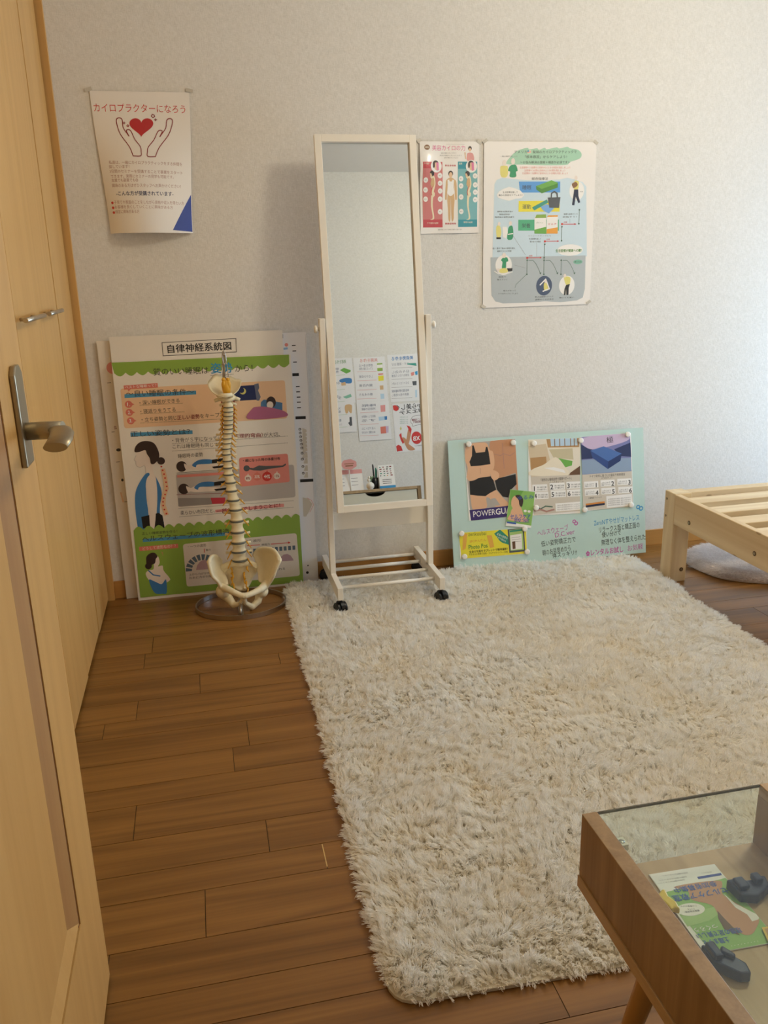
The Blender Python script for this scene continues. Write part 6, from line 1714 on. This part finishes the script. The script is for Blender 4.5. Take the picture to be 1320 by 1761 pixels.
# ------------------------------------------------------------------ pine bed frame
bd = thing('bed_frame', (1.6, 2.62, 0), 'low unpainted pine slatted bed frame at the right', 'bed frame')
BX0, BX1, BY0, BY1 = 1.600, 2.56, .66, 2.620
for x in (BX0, BX1 - .066):
    for y in (BY1 - .066, BY0):
        M = MB(); M.box((x, y, 0), (x + .066, y + .066, .333)); M.build('leg', PINE_Z, bd, bevel=.003)
for x in (BX0, BX1 - .022):
    M = MB(); M.box((x, BY0 + .0665, .222), (x + .022, BY1 - .0665, .331)); r_ = M.build('side_rail', PINE_Y, bd, bevel=.0025)
for y in (BY1 - .045, BY0 + .005):
    M = MB(); M.box((BX0 + .0665, y, .225), (BX1 - .0665, y + .040, .329)); M.build('end_rail', PINE_X, bd, bevel=.0025)
for x in (BX0 + .0225, BX1 - .0445):
    M = MB(); M.box((x, BY0 + .067, .262), (x + .022, BY1 - .067, .292)); M.build('slat_bearer', PINE_Y, bd)
y = 2.546; 
while y > BY0 + .10:
    M = MB(); M.box((BX0 + .0228, y - .070, .2925), (BX1 - .0228, y, .3185)); M.build('slat', PINE_X, bd, bevel=.002); y -= .1255
for y, z, s in ((2.457, .256, 1), (2.103, .262, 1), (2.605, .304, .55), (2.605, .241, .55)):
    M = MB(); M.tube([(BX0 + .001, y, z), (BX0 - .0012, y, z)], .0075 * s, 16); M.tube([(BX0 - .0012, y, z), (BX0 - .0016, y, z)], .0045 * s, 12, 1); M.build('bolt', [SCREW, BRONZE], bd)
M = MB(); M.tube([(1.646, BY1 - .065, .047), (1.646, BY1 - .0672, .047)], .0075, 16); M.tube([(1.646, BY1 - .0672, .047), (1.646, BY1 - .0676, .047)], .0045, 12, 1); M.build('bolt', [SCREW, BRONZE], bd)

# ------------------------------------------------------------------ low glass topped table in the foreground
TX0, TX1, TY0, TY1, TZ = .432, 1.172, .445, .848, .441
tb = thing('display_table', (.80, .65, 0), 'low brown wooden display table with a glass top in the foreground', 'table')
M = MB(); M.box((TX0, TY0, .349), (TX0 + .021, TY1, TZ)); M.build('side_panel', OAK_Y, tb, bevel=.0008)
M = MB(); M.box((TX1 - .021, TY0, .349), (TX1, TY1, TZ)); M.build('side_panel', OAK_Y, tb, bevel=.0008)
M = MB(); M.box((TX0 - .002, TY0, .331), (TX1 + .002, TY1, .3485)); M.build('shelf', OAK_X, tb, bevel=.0008)
M = MB(); M.box((.690, TY0 + .002, .349), (.708, TY1, TZ - .0165)); M.build('divider', OAK_Y, tb)
M = MB(); M.box((TX0 + .0215, TY0, .349), (TX1 - .0215, TY0 + .012, TZ - .0165)); M.build('back_panel', OAK_X, tb)
M = MB(); M.box((.690, TY0, TZ - .016), (TX1 - .0215, TY1, TZ)); M.build('wooden_top', OAK_X, tb, bevel=.0008)
M = MB(); M.box((TX0 + .0215, TY0, TZ - .0040), (.6895, TY1 - .002, TZ - .0005)); M.box((TX0 + .0215, TY1 - .002, TZ - .0040), (.6895, TY1, TZ - .0005), 1); M.build('glass_top', [GLASS, GLASSEDGE], tb, weld=False)
dx0, dx1, dz0, dz1 = .712, TX1 - .025, .3525, TZ - .0185
pl = [(dx0, TY1 - .004, dz0), (dx1, TY1 - .004, dz0), (dx1, TY1 - .004, dz1)]
for k in range(17):
    t = PI * k / 16; pl.append((.907 + .056 * math.cos(t), TY1 - .004, dz1 - .024 * math.sin(t)))
pl.append((dx0, TY1 - .004, dz1))
M = MB(); M.prism(pl, (0, -.014, 0)); dr = M.build('drawer_front', DRAWER, tb)
M = MB(); M.box((dx0, TY0 + .02, dz0), (dx1, TY1 - .0185, dz0 + .006)).box((dx0, TY0 + .02, dz0 + .006), (dx1, TY0 + .026, dz1 - .02)); M.build('drawer_box', BLACKP, tb)
for x, y, lx, ly in ((.500, .745, -.012, .085), (1.10, .745, .03, .085), (.500, .53, -.012, -.06), (1.10, .53, .03, -.06)):
    M = MB(); M.tube([(x, y, .331), (x + lx * .5, y + ly * .5, .165), (x + lx, y + ly, .0)], [.0165, .0140, .0105], 18)
    M.v = [(p[0], p[1], max(p[2], 0.0)) for p in M.v]; M.build('leg', LEGW, tb)
M = MB(); M.box((TX0 + .0212, .786, TZ - .014), (TX0 + .033, .801, TZ - .006)); M.lathe([(.0042, 0), (.0042, .0015), (0, .0018)], (TX0 + .0275, .7935, TZ - .006 - .0015), 12, 1); M.build('glass_bracket', [MAGNET, STEEL], tb)

# things on the shelf under the glass
lo = Vector((.5188, .8230, .3505)); lx = Vector((.99941, -.03426, 0)); ly = Vector((-.03426, -.99941, 0))
lf = make_sheet('leaflet', 'LF', ink('white', False), flat_map(lo, lx, ly, (0, 0, 1)), .0015, None, tuple(lo), False, None, True, .00012)
tag(lf, 'green foot care class leaflet lying upside down under the table glass', 'leaflet')
def clip(name, m, pts, z0, hgt, label, extra=None):
    M = MB(); M.prism([(x, y, z0) for x, y in pts], (0, 0, hgt))
    if extra: extra(M)
    o = M.build(name, m, None, (pts[0][0], pts[0][1], z0), .0022, weld=False); tag(o, label, 'clip', 'plastic clips under the table glass'); return o
clip('plastic_clip', YELC, [(.500, .776), (.506, .778), (.514, .784), (.518, .783), (.516, .771), (.520, .760), (.518, .748), (.512, .752), (.507, .750), (.506, .760)], .3525, .009, 'small yellow plastic clip at the left edge of the green foot leaflet', None)
def nv1(M):
    M.box((.510, .664, .3635), (.521, .686, .371)).prism([(.521, .672, .3635), (.531, .660, .3635), (.536, .664, .3635), (.528, .680, .3635)], (0, 0, .005))
clip('plastic_clip', NAVYC, [(.5085, .690), (.513, .690), (.516, .680), (.526, .679), (.530, .684), (.534, .680), (.535, .668), (.543, .655), (.540, .641), (.528, .643), (.518, .655), (.508, .666)], .3495, .014, 'navy plastic clip below the bottom edge of the green foot leaflet', nv1)
def nv2(M):
    M.box((.604, .754, .3635), (.618, .772, .370)).box((.629, .758, .3635), (.640, .772, .372))
clip('plastic_clip', NAVYC, [(.600, .777), (.620, .777), (.624, .770), (.632, .770), (.636, .776), (.652, .772), (.648, .756), (.634, .748), (.622, .743), (.602, .750)], .3495, .014, 'navy plastic clip beside the right edge of the green foot leaflet', nv2)
M = MB(); cd = [(.600, .705), (.668, .700), (.640, .610), (.572, .616)]
M.prism([(x, y, .3524) for x, y in cd], (0, 0, .0012)); cx_, cy_ = .62, .6577
M.add([(cx_ + (x - cx_) * .92, cy_ + (y - cy_) * .94, .3538) for x, y in cd], [(0, 3, 2, 1)], 1)
o = M.build('card', [YELC, mat('tan_card_print', '#c99a5c', .5, noise=.15)], None, (.62, .66, .3524), weld=False); tag(o, 'yellow bordered brown card under the table glass at the right picture edge', 'card')

# things standing on the table top and posters behind, seen in the mirror
def mirrored(name, key, ox, oz, label):
    w, h, ops = P[key]
    o = make_sheet(name, key, GREYWHITE, flat_map((ox, YF + .0015 + DEPTH[key], oz), (-1, 0, 0), (0, 0, -1), (0, 1, 0)), .0008, None, (ox, YF + .001, oz), False, None, True, .00015)
    tag(o, label, 'poster', 'posters seen in the mirror')
DEPTH = dict(R1=0, R2=.0, R3=.002, R4=0, R5=.002, R6=0)
mirrored('poster', 'R1', 1.371, 1.273, 'posture tips sheet with a blue title, reflected in the mirror')
mirrored('poster', 'R2', 1.128, 1.265, 'gut health sheet with a red title, reflected in the mirror')
mirrored('poster', 'R3', 1.129, .990, 'white tips sheet reflected below the red titled sheet')
mirrored('poster', 'R4', .920, 1.267, 'sleep tips sheet with a green title, reflected in the mirror')
mirrored('poster', 'R5', .913, .990, 'sheet with a dark sock picture, reflected at the mirror left edge')
mirrored('poster', 'R6', 1.439, .966, 'poster with red high heeled shoes, reflected in the mirror')
ZT = TZ
mh = thing('memo_stand', (.82, .64, ZT), 'white two sheet memo stand under a pink cloud sign, reflected in the mirror', 'memo stand')
for x0, x1, dy in ((.800, .879, 0), (.722, .797, .004)):
    M = MB(); M.obox((x0, .652 + dy, ZT + .0005), (x1 - x0, 0, 0), (0, -.0015, 0), (0, -.022, .128)); M.obox((x0, .6524 + dy - .0175, ZT + .1025), (x1 - x0, 0, 0), (0, -.0004, 0), (0, -.0043, .025), 1)
    for q in (.035, .055, .075): M.obox((x0 + .01, .6524 + dy - .172 * q, ZT + q), ((x1 - x0) * .5, 0, 0), (0, -.0004, 0), (0, -.0006, .0025), 2)
    M.build('memo_sheet', [ink('white', False), ink('rose', False), ink('greyt', False)], mh, weld=False)
M = MB(); cl = []
for k in range(48):
    t = 2 * PI * k / 48; r = 1 + .10 * abs(math.sin(3.5 * t)); cl.append((.802 + .043 * r * math.cos(t), .660, ZT + .158 + .028 * r * math.sin(t)))
M.prism(cl, (0, -.004, 0)); M.add([(.78, .6603, ZT + .146), (.825, .6603, ZT + .146), (.825, .6603, ZT + .153), (.78, .6603, ZT + .153)], [(0, 1, 2, 3)], 1); M.add([(.775, .6603, ZT + .160), (.83, .6603, ZT + .160), (.83, .6603, ZT + .164), (.775, .6603, ZT + .164)], [(0, 1, 2, 3)], 1); M.build('cloud_sign', [ink('rose', False), ink('brown', False)], mh, weld=False)
M = MB(); M.tube([(.802, .654, ZT), (.802, .654, ZT + .15)], .0025, 8); M.box((.78, .60, ZT), (.83, .648, ZT + .004)); M.build('stand_foot', WHITEP, mh)
vs_ = thing('vase', (.918, .655, ZT), 'round white ribbed vase with a ball stopper, reflected in the mirror', 'vase')
M = MB(); prof = [(.012, 0), (.018, .003)] + [(.0225 * math.sin(t) + .001, .024 - .022 * math.cos(t)) for t in [.6 + .2 * k for k in range(12)]] + [(.006, .047), (0, .047)]
M.lathe(prof, (.918, .655, ZT), 28); M.build('body', WHITEP, vs_)
M = MB(); M.ball((.912, .655, ZT + .058), .0105); M.ball((.914, .658, ZT + .073), .007); M.build('stopper', WHITEP, vs_)
M = MB()
for k in range(7):
    a = k * .9; M.tube([(.922, .655, ZT + .045), (.925 + .006 * math.cos(a), .655 + .006 * math.sin(a), ZT + .068), (.929 + .014 * math.cos(a), .655 + .012 * math.sin(a), ZT + .078 + .002 * (k % 3))], [.0015, .003, .001], 6)
M.build('leaves', mat('sage_leaf', '#7f9a6a', .6, noise=.2), vs_)
pc = thing('pen_holder', (.952, .630, ZT), 'black cup holding dark pens, reflected in the mirror', 'pen holder')
M = MB(); M.lathe([(.020, 0), (.021, .07), (.0185, .07), (.0175, .004), (0, .004)], (.952, .630, ZT), 24); M.build('cup', BLACKP, pc)
for k, (dx, dy, hh, m) in enumerate(((-.004, .004, .150, 'black'), (.006, .006, .128, 'seagreen3'), (.010, -.004, .12, 'navy2'))):
    M = MB(); M.tube([(.952 + dx * .6, .630 + dy * .6, ZT + .005), (.952 + dx * 1.5, .63 + dy * 1.5, ZT + hh - .01), (.952 + dx * 1.6, .63 + dy * 1.6, ZT + hh)], [.0045, .0045, .0025], 10); o = M.build('pen', ink(m, False), None, (.952 + dx, .630 + dy, ZT))
    tag(o, ('tall black pen standing in the reflected pen cup', 'green pen standing in the reflected pen cup', 'dark navy pen in the reflected pen cup')[k], 'pen', 'pens in the cup')
M = MB(); ca_, cb_ = (.973, .650), (1.066, .660)
w = .095; pts0 = Vector((.972, .668, ZT)); M.obox(pts0, (w, 0, 0), (0, -.0015, 0), (0, -.02, .140)); M.obox(pts0 + Vector((0, -.042, 0)), (w, 0, 0), (0, -.0015, 0), (0, .02, .139))
def pr(x0, z0, x1, z1, m): M.obox(pts0 + Vector((x0, .0004 - z0 / 7, z0)), (x1 - x0, 0, 0), (0, -.0006, 0), (0, -(z1 - z0) / 7, z1 - z0), m)
pr(0, .001, w, .018, 1); rg = random.Random(4)
for r in range(5):
    for c in range(4):
        x = .010 + c * .020 + rg.uniform(-.002, .002); z = .125 - r * .0125
        pr(x, z, x + rg.uniform(.007, .013), z + rg.uniform(.004, .007), rg.choice([2, 3, 4, 5, 5]))
for r in range(3): pr(.02, .030 + r * .011, .075, .033 + r * .011, 5)
o = M.build('desk_calendar', [ink('white', False), ink('bluem', False), ink('orange2', False), ink('seagreen3', False), ink('wine', False), ink('ink', False)], None, tuple(pts0), weld=False); tag(o, 'white desk card with coloured icons and blue foot, reflected in the mirror', 'desk card')
